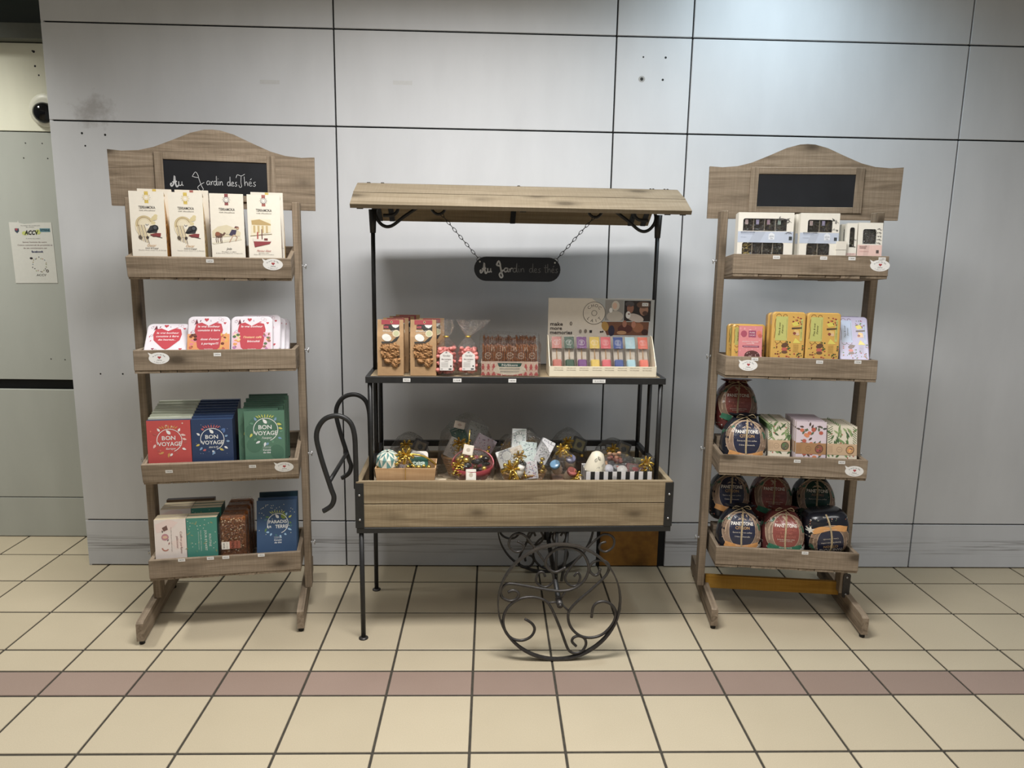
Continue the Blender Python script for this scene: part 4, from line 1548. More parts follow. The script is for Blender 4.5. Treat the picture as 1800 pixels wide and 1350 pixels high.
def panettone(kind, label, M, group):
    t = thing('panettone', label, 'panettone', M, group)
    P = 3.4
    sd = {'n': 3., 'r': 9., 'g': 17.}[kind]
    bgc = {'n': (34, 36, 46), 'r': (104, 42, 38), 'g': (24, 38, 34)}[kind]
    mid = {'n': NAV, 'r': RUST, 'g': FIR}[kind]
    ban = {'n': (232, 160, 72), 'r': (56, 130, 98), 'g': (52, 70, 58)}[kind]

    def surf(x, z):
        a, b = pab(z)
        s_ = max(.0, 1 - abs(x / a) ** P)
        return PB - b * s_ ** (1 / P) + pwr(x, z, sd)

    def se(v, p):
        return math.copysign(abs(v) ** p, v)
    n, m = 64, 36
    vs, fs = [], []
    for i in range(m + 1):
        z = .210 * i / m
        a, b = pab(z)
        for k in range(n):
            th = 2 * PI * k / n
            x, y = a * se(math.cos(th), 2 / P), b * se(math.sin(th), 2 / P)
            x0 = x
            if abs(x) > .8 * a:
                x *= 1 + 1.2 * pwr(y, z, sd + 5) / .02 * .06
            vs.append((x, PB + y + pwr(x0, z, sd) * (1 if y < 0 else -1), z))
    for i in range(m):
        for k in range(n):
            fs.append((i * n + k, i * n + (k + 1) % n, (i + 1) * n + (k + 1) % n, (i + 1) * n + k))
    fs += [tuple(range(n))[::-1], tuple(range(m * n, m * n + n))]
    wr = MB().add(vs, fs, bgc, 0, True).obj('wrapper', PG, t)

    a = Art()

    def disc(x, z, rx, rz, col, p=2.3, n=40, rings=6):
        pts = [(x, z)]
        ff = []
        for r_ in range(1, rings + 1):
            for k in range(n):
                q = 2 * PI * k / n
                pts.append((x + rx * r_ / rings * se(math.cos(q), 2 / p), z + rz * r_ / rings * se(math.sin(q), 2 / p)))
        ff += [(0, 1 + k, 1 + (k + 1) % n) for k in range(n)]
        for r_ in range(rings - 1):
            ff += [(1 + r_ * n + k, 1 + (r_ + 1) * n + k, 1 + (r_ + 1) * n + (k + 1) % n, 1 + r_ * n + (k + 1) % n) for k in range(n)]
        a.raw(pts, ff, col)

    def strip(top, bot, col, n=24):
        pts, ff = [], []
        for i in range(n + 1):
            (x, z1), (x2, z0) = top(i / n), bot(i / n)
            for q in range(4):
                pts.append((x + (x2 - x) * q / 3, z1 + (z0 - z1) * q / 3))
        for i in range(n):
            for q in range(3):
                ff.append((i * 4 + q, i * 4 + q + 1, i * 4 + 5 + q, i * 4 + 4 + q))
        a.raw(pts, ff, col)
    rp = random.Random(int(sd))
    LF = (62, 110, 84)
    strip(lambda u: (-.086 + .045 * u, .150 + .038 * u), lambda u: (-.088 + .042 * u, .132 + .038 * math.sin(u * 2.2)), LF)
    strip(lambda u: (.030 + .052 * u, .188 - .046 * u), lambda u: (.026 + .05 * u, .176 - .05 * u), LF)
    for q in range(34):
        x = rp.choice([-1, 1]) * rp.uniform(.062, .088) if q < 24 else rp.uniform(-.07, .07)
        z = rp.uniform(.02, .10) if q < 24 else rp.uniform(.012, .034)
        a.ell(x, z, rp.uniform(.0014, .003), rp.uniform(.0012, .0026), rp.choice([(206, 200, 190), (170, 160, 140), (90, 110, 84), (190, 120, 90)]), 8)
    a.up()
    disc(0, .124, .080, .076, (196, 166, 136))
    a.up()
    disc(0, .124, .0775, .073, (150, 122, 100))
    a.up()
    disc(0, .130, .0555, .068, (206, 176, 146))
    a.up()
    disc(0, .130, .0535, .066, mid)
    a.up()
    W = (236, 224, 206)
    zb = lambda u: .070 - .006 * math.sin(PI * u)
    strip(lambda u: (-.066 + .132 * u, zb(u) + .010 + .003 * math.cos(u * 6.28)), lambda u: (-.072 + .144 * u, zb(u) - .012 + .003 * math.cos(u * 12.5)), ban)
    for q in range(6):
        a.leaf(.076, .066, .016, .007, q * 60 + 15, (232, 228, 216))
    a.up()
    soft = {'n': (206, 160, 90), 'r': (184, 96, 76), 'g': (150, 110, 76)}[kind]
    D = .040
    a.tx('L', 0, .142 + D, .0065, W, w=.0045).tx('PANETTONE', 0, .119 + D, .0130, (244, 236, 224), w=.090, bold=.025)
    if kind == 'n':
        a.tx('CITRON', 0, .1025 + D, .0118, soft, w=.058, bold=.015)
        a.tx('Écorces de citrons confites', 0, .084 + D, .0062, W, w=.078).tx('&', 0, .0755 + D, .0045, W, w=.0045).tx('Crème de limoncello', 0, .067 + D, .0062, W, w=.062)
    elif kind == 'r':
        a.tx('CLÉMENTINES', 0, .1035 + D, .0098, soft, w=.084, bold=.015).tx('& CRÈME', 0, .0895 + D, .0095, soft, w=.05, bold=.015).tx('DE MARRONS', 0, .0755 + D, .0098, soft, w=.078, bold=.015)
        a.tx('Écorces de clémentines confites', 0, .0635 + D, .0048, W, w=.070).tx('& crème de marrons', 0, .0565 + D, .0048, W, w=.05)
    else:
        a.tx('AGRUMES', 0, .1035 + D, .0105, soft, w=.052, bold=.015).tx("Écorces d'agrumes confites", 0, .086 + D, .006, W, w=.074)
    a.tx('Pâtisserie artisanale', 0, .069, .0045, (250, 236, 214), w=.052)
    a.obj('front_label', wr, lambda u, v, h: (u, surf(u, v) - .0012 - h * 1.3, v), PG)
    s = MB()
    for dx in (-.0018, .0018):
        pts = [(.008 + dx - .012 * math.sin(q / 24 * PI), surf(0, .006 + .198 * q / 24) - .0045, .006 + .198 * q / 24) for q in range(25)]
        s.tube(pts, .0016, 5)
    top = .211
    K = Vector((.006, PB - .014, top))
    s.tube([(.008, PB - .012, top), (.004, PB + .02, top - .01), (0, 2 * PB, .15), (0, 2 * PB + .004, .03)], .0015, 5)
    for P_ in ([(-.026, -.006, .010), (-.040, .0, -.004), (-.012, .004, .0)], [(.022, -.008, .012), (.036, -.002, -.003), (.010, .004, .001)]):
        s.tube(crom([K] + [K + Vector(p) for p in P_] + [K], 5), .0017, 5)
    s.tube(crom([K, K + Vector((-.034, -.02, -.008)), K + Vector((-.060, -.03, -.022))], 4), .0014, 5)
    s.tube(crom([K, K + Vector((.02, -.026, -.016)), K + Vector((.028, -.034, -.028))], 4), .0014, 5)
    s.blob(tuple(K), .006, .005, .005, 8, 5)
    s.obj('twine', TWINE, t)
    sc = MB()
    fr = []
    nn = 18
    for i in range(2):
        for k in range(nn):
            q = 2 * PI * k / nn
            g_ = 1 + i * .55
            fr.append((.043 * g_ * math.cos(q) * (1 + .2 * i * noise.noise(Vector((q * 3, sd, 0)))), PB + (.009 + .022 * i) * math.sin(q), .2085 + .012 * i + .006 * i * noise.noise(Vector((q * 4, sd, 2)))))
    sc.add(fr, [(k, (k + 1) % nn, nn + (k + 1) % nn, nn + k) for k in range(nn)], bgc, 0, True)
    sc.obj('gathered_top', PG, t)
    return t


g = 'panettones on the two lower trays of the right stand'
N1 = panettone('n', 'navy panettone in the front of the third tray, left of the chocolate bars', inTray('R', 2, -.195, .057, 2, 0, .148), g)
R1 = panettone('r', 'rust red panettone perched on the navy one in the third tray', inTray('R', 2, -.204, .212, 3, 0, .0, .128), g)
dup(N1, inTray('R', 3, -.179, .086, 2, 0, .148, .002), 'navy panettone at the front left of the bottom tray, ivory twine')
dup(R1, inTray('R', 3, -.001, .086, 2, 0, .148, .002), 'rust red panettone at the front centre of the bottom tray')
dup(N1, inTray('R', 3, .178, .086, 2, 0, .148, .014) @ T(0, 0, .105) @ RY(172) @ T(0, 0, -.105), 'upside down navy panettone at the front right of the bottom tray')
dup(N1, inTray('R', 3, -.196, .250, 3, 0, .0, .122), 'navy panettone of the upper row, left end of the bottom tray')
dup(R1, inTray('R', 3, -.014, .250, 3, 0, .0, .121), 'rust red panettone of the upper row, middle of the bottom tray')
panettone('g', 'dark green panettone of the upper row, right end of the bottom tray', inTray('R', 3, .168, .250, 3, 0, .0, .120), g)

# ------------------------------------------------------------------ chocolate bars in three rows
g = 'chocolate bars on the third tray of the right stand'


def bar_art(kind, w, h):
    a = Art()
    rb = random.Random(kind)
    paper = (228, 214, 190) if kind != 1 else (236, 226, 226)
    for q in range(46):
        x, z = rb.uniform(-w * .42, w * .42), rb.uniform(.07, h - .016)
        if kind == 1:
            if q % 3 == 0:
                a.ell(x, z, .0085, .0075, rb.choice([(214, 100, 50), (226, 130, 70), (190, 80, 50)]), 12)
            else:
                a.leaf(x, z, .018, .008, rb.uniform(0, 360), rb.choice([(70, 76, 66), (90, 70, 60), (96, 110, 80)]))
        else:
            a.leaf(x, z, rb.uniform(.018, .034), .008, rb.uniform(30, 150), rb.choice([(80, 112, 60), (120, 150, 90), (70, 100, 60), (150, 170, 110)]))
            if q % 5 == 0:
                a.ell(x, z, .003, .003, (190, 90, 70), 8)
    for q in range(9):
        z = h - .014 - .009 * q
        if kind != 1 and z > .12:
            a.line([(-w * .48, z), (-w * .32, z + .012)], .0022, (86, 116, 66)).line([(w * .48, z), (w * .36, z + .012)], .0022, (86, 116, 66))
    a.up()
    kb = (176, 128, 76) if kind == 1 else (206, 172, 132)
    a.rect(-w / 2, w / 2, .083, .128, kb).up()
    a.ring(-.010, .105, .011, .0009, (110, 80, 50), 16).tx('cacao', -.010, .105, .003, (110, 80, 50), w=.012)
    for q in range(4):
        a.line([(-w * .46 + q * .005, .092), (-w * .46 + q * .005, .12)], .0008, (130, 96, 60))
    nut = [(110, 112, 76), (150, 86, 60), (206, 150, 80)][kind]
    a.ell(w * .27, .105, .016, .0175, (90, 60, 44), 16, -20).up()
    a.ell(w * .27, .105, .0135, .015, nut, 16, -20).up()
    for q in range(7):
        a.ell(w * .27 + rb.uniform(-.008, .008), .105 + rb.uniform(-.009, .009), .0035, .0028, tuple(int(v * rb.choice([.7, 1.2])) for v in nut), 8)
    return a


BARP = [(232, 220, 196), (226, 208, 216), (232, 220, 196)]
for kind, (xc, w, y0, n, lean, tall) in enumerate(((-.058, .088, .075, 9, 14, .205), (.058, .118, .048, 9, 9, .214), (.181, .116, .050, 9, 12, .2))):
    lab = ['green leaf patterned chocolate bar with pistachio picture, front of the left row', 'chocolate bar with orange fruit pattern and kraft band, front of the middle row', 'green leaf patterned chocolate bar with nut picture, front of the right row'][kind]
    K = carton('chocolate_bar', lab, 'chocolate bar', inTray('R', 2, xc, y0, lean, 0, .008), g, w, .008, tall, (BARP[kind], (214, 200, 180), (120, 136, 92) if kind != 1 else (206, 182, 190)), bar_art(kind, w, tall))
    for q in range(1, n):
        dup(K, inTray('R', 2, xc, y0 + .0185 * q + (.01 if kind == 1 and q else 0), lean, 0, .008), ORD[q] + ' ' + ['green leaf', 'mauve topped', 'green fern'][kind] + ' chocolate bar from the front in the ' + ['left', 'middle', 'right'][kind] + ' row')

# ------------------------------------------------------------------ the market cart
CM = T(.109, -.68, 0) @ RZ(1.85)
cart = thing('market_cart', 'wooden market cart with slatted roof, black metal frame and scrolled wheels', 'cart', CM)
BW, BD, Z0, Z1 = .619, .455, .449, .657
FLZ = .604
for s in (-1, 1):
    for y in (.012, BD - .012):
        if s < 0:
            l = MB().tube([(-.603, y, .006), (-.603, y, Z0)], .0095, 10).obj('leg', BLACK, cart)
            MB().lathe([(.019, 0), (.019, .004), (.012, .008)], 14, M=T(-.603, y, 0)).obj('foot_disc', IRON, l)
MB().box(-BW, BW, -.002, .024, Z0, Z0 + .022, ch=.001).obj('bottom_rail', BLACK, cart)
MB().box(-BW, BW, BD - .022, BD + .002, Z0, Z0 + .022, ch=.001).obj('bottom_rail', BLACK, cart)
for s in (-1, 1):
    x0, x1 = (-BW, -BW + .024) if s < 0 else (BW - .024, BW)
    MB().box(x0, x1, .0245, BD - .0225, Z0, Z0 + .022, ch=.001).obj('bottom_rail', BLACK, cart)
    for y0, y1, f in ((-.004, .0, 1), (BD, BD + .004, 0)):
        x2, x3 = (-BW - .003, -BW + .030) if s < 0 else (BW - .030, BW + .003)
        m = MB().box(x2, x3, y0, y1, Z0 + .0225, Z1 - .006)
        m.box(*((-BW - .004, -BW - .0005) if s < 0 else (BW + .0005, BW + .004)), *((0, .03) if f else (BD - .03, BD)), Z0 + .0225, Z1 - .006)
        cn = m.obj('corner_angle', BLACK, cart)
        if f:
            for z in (.505, .604):
                MB().lathe([(.005, 0), (.0035, .003)], 8, M=T(s * (BW - .0135), -.004, z) @ RX(90)).obj('rivet', STEEL, cn)
for (z0, z1) in ((Z0 + .0235, .5655), (.5685, Z1)):
    MB().box(-BW, BW, 0, .02, z0, z1, ch=.0015).obj('front_plank', CW['x'], cart)
    MB().box(-BW, BW, BD - .02, BD, z0, z1, ch=.0015).obj('back_plank', CW['x'], cart)
    for s in (-1, 1):
        x0, x1 = (-BW, -BW + .02) if s < 0 else (BW - .02, BW)
        MB().box(x0, x1, .021, BD - .021, z0, z1, ch=.0015).obj('side_plank', CW['y'], cart)
bedn = 5
for q in range(bedn):
    y0 = .021 + (BD - .042) * q / bedn
    MB().box(-BW + .021, BW - .021, y0 + .001, y0 + (BD - .042) / bedn - .001, FLZ - .018, FLZ - .004).obj('bed_plank', CW['x'], cart)
# rumpled tissue lining of the bed
vs, fs = [], []
nx, ny = 70, 24
for j in range(ny + 1):
    for i in range(nx + 1):
        x, y = -.595 + 1.19 * i / nx, .024 + (BD - .048) * j / ny
        vs.append((x, y, FLZ - .001 + .007 * noise.noise(Vector((x * 22, y * 22, 1))) * (1 if 0 < i < nx and 0 < j < ny else 0) - .003))
for j in range(ny):
    for i in range(nx):
        a = j * (nx + 1) + i
        fs.append((a, a + 1, a + nx + 2, a + nx + 1))
MB().add(vs, fs).obj('tissue_lining', TISSUE, cart)

# push handles
for y in (.012, BD - .02):
    xh = lambda v: v
    P = crom([(-.619, y, Z1 - .03), (-.619, y, .75), (-.622, y, .842), (-.640, y, .892), (-.683, y, .914), (-.735, y, .898), (-.764, y, .842), (-.752, y, .76), (-.716, y, .63), (-.705, y, .592), (-.714, y, .56), (-.738, y, .541), (-.748, y, .536)], 6)
    MB().tube(P, .0098, 12).obj('handle', BLACK, cart)
MB().tube([(-.722, .016, .652), (-.722, BD - .024, .652)], .0085, 10).obj('handle_bar', BLACK, cart)

# shelf unit standing in the bed
LX = .566
SY = (.062, .398)
for s in (-1, 1):
    for y in SY:
        MB().tube([(s * LX, y, FLZ + .002), (s * LX, y, 1.034)], .0095, 4).obj('shelf_leg', BLACK, cart)
    P = MB().tube([(s * LX, .228, FLZ + .002), (s * LX, .228, 1.034)], .0095, 4)
    P.tube([(s * LX, .228, 1.06), (s * LX, .228, 1.635)], .0085, 10)
    P.tube([(s * LX, .228, 1.60), (s * LX, .228, 1.69)], [.0115, .016], 10)
    P.obj('roof_post', BLACK, cart)
    MB().box(s * LX - .009, s * LX + .009, SY[0] + .011, .2165, .694, .712).obj('lower_rail', BLACK, cart)
    MB().box(s * LX - .009, s * LX + .009, .2395, SY[1] - .011, .694, .712).obj('lower_rail', BLACK, cart)
MB().box(-LX + .011, LX - .011, SY[1] - .006, SY[1] + .012, .694, .718).obj('lower_rail', BLACK, cart)
SX, SYa, SYb = .582, .048, .415
m = MB().box(-SX, SX, SYa, SYa + .016, 1.034, 1.059, ch=.001).box(-SX, SX, SYb - .016, SYb, 1.034, 1.059, ch=.001)
m.box(-SX, -SX + .016, SYa + .016, SYb - .016, 1.034, 1.059).box(SX - .016, SX, SYa + .016, SYb - .016, 1.034, 1.059)
sf = m.obj('shelf_frame', BLACK, cart)
MB().box(-SX + .0165, SX - .0165, SYa + .0165, SYb - .0165, 1.046, 1.0575).obj('shelf_board', CW['x'], cart)
for (txt, u, w) in (('9€50', -.425, .028), ('5,50€', -.232, .032), ('14€90', -.02, .030), ('1€ LA PIÈCE', .318, .05)):
    tag(txt, u, 1.0465, w, .014).obj('price_tag', sf, front(SYa))

# roof
prof = [(-.090, 1.690, -.002, 1.736), (.003, 1.738, .113, 1.779), (.117, 1.780, .228, 1.790), (.232, 1.790, .343, 1.780), (.347, 1.779, .457, 1.738), (.462, 1.732, .545, 1.672)]
for i, (ya, za, yb, zb) in enumerate(prof):
    d = Vector((yb - ya, zb - za)).normalized()
    n_ = Vector((d.y, -d.x)) * .015
    hw = [.605, .606, .606, .606, .605, .600][i]
    MB().prism([(ya, za), (yb, zb), (yb + n_.x, zb + n_.y), (ya + n_.x, za + n_.y)], -hw, hw, 'x').obj('roof_plank', RW if i < 4 else CW['x'], cart)
BOLTM = MB().lathe([(.005, 0), (.003, .003)], 8).mesh('roof_bolt', IRON)
for x in (-.572, -.52, .0, .52, .576):
    b = MB()
    pts = []
    for (ya, za, yb, zb) in prof:
        d = Vector((yb - ya, zb - za)).normalized()
        n_ = Vector((d.y, -d.x)) * .0155
        pts += [(ya + n_.x + d.x * .006, za + n_.y + d.y * .006), (yb + n_.x - d.x * .006, zb + n_.y - d.y * .006)]
    w = .011
    vs = []
    for (y, z) in pts:
        vs += [(x - w, y, z), (x + w, y, z), (x - w, y + .001, z - .005), (x + w, y + .001, z - .005)]
    fs = []
    for q in range(len(pts) - 1):
        a, c = 4 * q, 4 * q + 4
        fs += [(a, a + 1, c + 1, c), (a + 2, c + 2, c + 3, a + 3), (a, c, c + 2, a + 2), (a + 1, a + 3, c + 3, c + 1)]
    fs += [(0, 2, 3, 1), (4 * len(pts) - 4, 4 * len(pts) - 3, 4 * len(pts) - 1, 4 * len(pts) - 2)]
    st = b.add(vs, fs).obj('roof_strap', BLACK, cart)
    for (ya, za, yb, zb) in prof:
        for q in (.3, .7):
            y, z = ya + (yb - ya) * q, za + (zb - za) * q
            if .12 < y < .34:
                link('roof_bolt', BOLTM, st, T(x, y, z))
            link('roof_bolt', BOLTM, st, T(x, y + .003, z - .0245))
# scroll brackets under the roof, in the plane of the posts
for s in (-1, 1):
    X = lambda v: s * v
    P = crom([(X(.525), .228, 1.668), (X(.485), .228, 1.672), (X(.468), .228, 1.695), (X(.485), .228, 1.722), (X(.525), .228, 1.727), (X(.552), .228, 1.695), (X(.552), .228, 1.660), (X(.527), .228, 1.630), (X(.493), .228, 1.629), (X(.440), .228, 1.668), (X(.360), .228, 1.722), (X(.325), .228, 1.742)], 7)
    MB().tube(P, .0065, 8).obj('scroll_bracket', BLACK, cart)
    MB().tube(crom([(X(.335), .228, 1.742), (X(.338), .228, 1.700), (X(.315), .228, 1.677), (X(.288), .228, 1.690), (X(.280), .228, 1.735)], 7), .0055, 8).obj('sign_hook', BLACK, cart)
MB().tube([(-LX, .228, 1.74), (LX, .228, 1.74)], .007, 8).obj('roof_bar', BLACK, cart)

# wheels
WR = .235
sc_ = WR / 572


def wp(pts):
    return [((x - 875) * sc_, 0, (697 - y) * sc_) for x, y in pts]


SCR = [[(400, 590), (450, 572), (498, 605), (480, 655), (420, 675), (350, 640), (335, 575), (370, 520), (430, 507), (560, 530), (760, 570), (890, 585), (1010, 560), (1100, 480), (1135, 360), (1090, 240), (1000, 175), (890, 162), (800, 200), (740, 280), (755, 355), (830, 400), (925, 355)],
       [(1240, 370), (1230, 415), (1195, 435), (1150, 400), (1145, 345), (1190, 298), (1260, 290), (1318, 335), (1300, 430), (1180, 560), (1040, 690), (965, 790), (970, 900), (1020, 985), (1100, 1040), (1200, 1050), (1300, 1010), (1385, 900), (1400, 790), (1345, 715), (1265, 692), (1195, 735), (1178, 850)],
       [(1045, 1135), (1005, 1090), (1015, 1050), (1065, 1033), (1120, 1060), (1135, 1120), (1100, 1185), (1040, 1205), (985, 1185), (950, 1120), (880, 930), (790, 730), (720, 665), (620, 640), (500, 660), (400, 740), (360, 860), (385, 980), (450, 1050), (540, 1068), (620, 1030), (652, 960), (625, 900), (560, 855)]]
rim = MB()
n = 64
vs, fs = [], []
for k in range(n):
    t = 2 * PI * k / n
    for (r_, y) in ((WR, -.011), (WR, .011), (WR - .006, .011), (WR - .006, -.011)):
        vs.append((r_ * math.cos(t), y, r_ * math.sin(t)))
for k in range(n):
    for q in range(4):
        fs.append((k * 4 + q, k * 4 + (q + 1) % 4, ((k + 1) % n) * 4 + (q + 1) % 4, ((k + 1) % n) * 4 + q))
rim.add(vs, fs, smooth=False)
rimM = rim.mesh('rim', IRON)
scrM = [MB().tube(crom(wp(s), 5), .0055, 8).mesh('scroll', IRON) for s in SCR]
hub = MB().tube([(0, -.022, 0), (0, .03, 0)], .013, 12).tube([(0, -.03, 0), (0, -.022, 0)], .007, 6)
for a, b in (((880, 692), (760, 697)), ((895, 712), (966, 787)), ((885, 660), (930, 586))):
    hub.tube(wp([a, b]), .004, 6)
hubM = hub.mesh('hub', IRON)
for (x, y, rot) in ((.158, -.172, 0), (.19, .612, 160)):
    w = bpy.data.objects.new('wheel', None)
    COL.objects.link(w)
    w.parent = cart
    w.matrix_local = T(x, y, WR + .001) @ RY(rot)
    link('rim', rimM, w)
    link('hub', hubM, w)
    for me in scrM:
        link('scroll', me, w)
ax = MB().tube([(.158, -.14, .236), (.19, .58, .236)], .010, 10).obj('axle', BLACK, cart)
WY = lambda pts, y: [(.000423 * (x - 300) - .067, y, .4335 - (q - 50) * .000447) for x, q in pts]
for y in (.012, BD - .012):
    for P in ([(848, 20), (850, 300), (858, 492)], [(950, 20), (935, 300), (905, 492)]):
        a = WY(P, y)
        a[0] = (a[0][0], y, Z0 + .001)
        MB().tube(a, .006, 8).obj('axle_strut', BLACK, cart)
    for P in ([(480, 112), (540, 150), (520, 200), (460, 210), (400, 150), (420, 70), (480, 40), (560, 70), (700, 250), (830, 440), (810, 520), (740, 550), (665, 500), (680, 420), (725, 405), (750, 450)],
              [(1320, 125), (1270, 140), (1260, 190), (1320, 218), (1390, 170), (1390, 90), (1320, 52), (1240, 85), (1090, 240), (960, 410), (945, 490), (1000, 540), (1060, 530), (1085, 460), (1060, 415), (1025, 450)]):
        MB().tube(crom(WY(P, y + .001), 5), .005, 8).obj('support_scroll', IRON, cart)

# hanging chalk sign
sgM = CM @ T(.004, .222, 1.468)
sg = thing('hanging_sign', 'black pill shaped chalk sign hanging by two chains under the cart roof', 'sign', sgM)
pts = []
for q in range(13):
    t = R(-90 + 180 * q / 12)
    pts.append((.125 + .048 * math.cos(t), .048 * math.sin(t)))
for q in range(13):
    t = R(90 + 180 * q / 12)
    pts.append((-.125 + .048 * math.cos(t), .048 * math.sin(t)))
sb = MB().prism(pts, 0, .006, 'y').obj('plate', CHALK, sg)
a = Art()
fade = lambda i: (190, 190, 190)
x = cursive(a, 'Au', -.145, -.013, .0165, lambda i: (.0062, .0050)[i], lambda i: (196, 196, 196), 1.0)
x = cursive(a, 'J', -.084, -.010, .0160, lambda i: .0062, lambda i: (198, 198, 198), 1.0)
x = cursive(a, 'ardin', -.054, -.012, .0165, lambda i: (.0048, .0044, .003, .0026, .0026)[i], lambda i: ((184,) * 3, (176,) * 3, (130,) * 3, (116,) * 3, (112,) * 3)[i], 1.15)
x = cursive(a, 'des', .047, -.012, .0165, lambda i: .0026, lambda i: (108, 108, 108), 1.05)
x = cursive(a, 'thés', .106, -.012, .0165, lambda i: .0026, lambda i: (110, 110, 110), 1.03)
a.obj('chalk_writing', sb, front())
for s in (-1, 1):
    Art().ell(s * .150, .028, .0034, .0034, (210, 210, 205), 10).obj('eyelet', sb, front())
    c = MB()
    A, B = Vector((s * .159, .002, .044)), Vector((s * .306, .002, .213))
    d = (B - A)
    L_ = d.length
    d.normalize()
    c.tube([(s * .152 + .011 * math.cos(R(q * 30)), .003, .035 + .011 * math.sin(R(q * 30))) for q in range(12)], .0012, 6, closed=True)
    nl = 12
    ll = L_ / nl
    for q in range(nl):
        ctr = A + d * ll * (q + .5)
        side = Vector((-d.z, 0, d.x)) if q % 2 else Vector((0, 1, 0))
        lp = []
        for k in range(12):
            t = 2 * PI * k / 12
            lp.append(ctr + d * math.cos(t) * ll * .62 + side * math.sin(t) * .0048)
        c.tube(lp, .0013, 5, closed=True)
    c.obj('chain', BLACK, sg)

# ------------------------------------------------------------------ goods on the cart's shelf
SHZ = 1.0595


def onShelf(x, y, yaw=0, dz=0):
    return CM @ T(x, y, SHZ + dz) @ RZ(yaw)


g = 'kraft paper bags on the cart shelf'


def cookie_bag(label, M):
    t = thing('cookie_bag', label, 'cookie bag', M, g)
    w, h, d = .1, .214, .06
    b = MB()
    # pouch with a slanted top and side gussets
    lev = [(0, 0, d, 1), (.10, 0, d, 1), (.15, .003, d * .8, 1), (.195, .012, d * .42, .985), (h, .016, .021, .98)]
    vs, fs = [], []
    for (z, y0, y1, k) in lev:
        yg = (y0 + y1) / 2
        vs += [(-w / 2 * k, y0, z), (w / 2 * k, y0, z), (w / 2 * k - .008 * (z < h), yg, z), (w / 2 * k, y1, z), (-w / 2 * k, y1, z), (-w / 2 * k + .008 * (z < h), yg, z)]
    for i in range(len(lev) - 1):
        for k in range(6):
            fs.append((i * 6 + k, i * 6 + (k + 1) % 6, (i + 1) * 6 + (k + 1) % 6, (i + 1) * 6 + k))
    fs += [(0, 1, 2, 3, 4, 5), tuple(range((len(lev) - 1) * 6, len(lev) * 6))]
    p = b.add(vs, fs).obj('bag', KRAFT, t)
    a = Art()
    a.it.append(([(-.033, .027 + .008), (.033, .035), (.036, .06), (.036, .1), (.03, .115), (.01, .125), (-.033, .125)], [(0, 1, 2, 3, 4, 5, 6)], (112, 84, 54), 0))
    yy = lambda v: 0 if v < .1 else (.003 * (v - .1) / .05 if v < .15 else (.003 + .009 * (v - .15) / .045 if v < .195 else .012 + .004 * (v - .195) / .019))
    fm = lambda u, v, hh: (u, yy(v) - hh - .0002, v)
    a.obj('window', p, fm)
    m = MB()
    rc = random.Random(6)
    for (x, z, s) in ((-.02, .108, .017), (.014, .112, .017), (-.021, .083, .017), (.016, .086, .018), (-.008, .06, .016), (.021, .056, .016), (.004, .1, .012), (-.004, .072, .012), (.018, .042, .012)):
        m.blob((x, -.001, z), s, .009, s * .8, 12, 8, jit=.9, smooth=False)
    m.obj('cookies', COOKIE, p)
    a = Art()
    a.poly([(-.034, .125), (-.034, .213), (.034, .213), (.034, .15), (.024, .134), (.008, .126)], (62, 60, 56)).up()
    a.rect(-.034, .034, .196, .213, (168, 36, 48)).ell(-.014, .146, .0185, .0135, (240, 238, 230), 18, -20).ell(.022, .162, .0145, .0135, (222, 206, 170), 18).poly([(.004, .195), (.01, .186), (.02, .182), (.03, .187), (.034, .195)], (238, 236, 228))
    a.rect(-.026, -.005, .178, .194, (60, 40, 44)).up()
    a.ell(.022, .162, .010, .0095, (196, 196, 150), 16).ring(.004, .205, .0042, .0015, (226, 196, 130), 14).ell(.004, .205, .0027, .0027, (30, 26, 26), 10)
    a.tx('NOIX', -.0155, .186, .009, (206, 60, 70), w=.018, bold=.03)
    a.tx('PÉPITES & ÉCLATS', -.008, .171, .005, (236, 226, 210), w=.042, bold=.02).tx('DE NOIX DE COCO', -.01, .163, .005, (226, 190, 150), w=.034, bold=.02)
    a.obj('hang_card', p, fm)
    return t


K1 = cookie_bag('left kraft bag of coconut cookies in the front', onShelf(-.488, .075))
dup(K1, onShelf(-.363, .078), 'right kraft bag of coconut cookies in the front')
dup(K1, onShelf(-.475, .150, 0), 'second kraft cookie bag behind the left front one')
dup(K1, onShelf(-.458, .225, 0), 'third kraft cookie bag behind the left front one')
dup(K1, onShelf(-.440, .300, 0), 'rearmost kraft cookie bag of the left row, nearest the wall')
dup(K1, onShelf(-.335, .153, 0), 'kraft cookie bag behind the right front one')


def crumple(rings, n, seed, amp):
    vs, fs = [], []
    for i, (r_x, r_y, z, k) in enumerate(rings):
        for j in range(n):
            t = 2 * PI * j / n
            q = 1 + k * amp * noise.noise(Vector((math.cos(t) * 2.3 + seed, math.sin(t) * 2.3, i * .83))) * 2
            vs.append((r_x * math.cos(t) * q, r_y * math.sin(t) * q, z + amp * .02 * k * noise.noise(Vector((t * 3, i, seed)))))
    for i in range(len(rings) - 1):
        for j in range(n):
            a, b, c, d = i * n + j, i * n + (j + 1) % n, (i + 1) * n + (j + 1) % n, (i + 1) * n + j
            fs += [(a, b, c), (a, c, d)] if (i + j) % 2 else [(a, b, d), (b, c, d)]
    return vs, fs


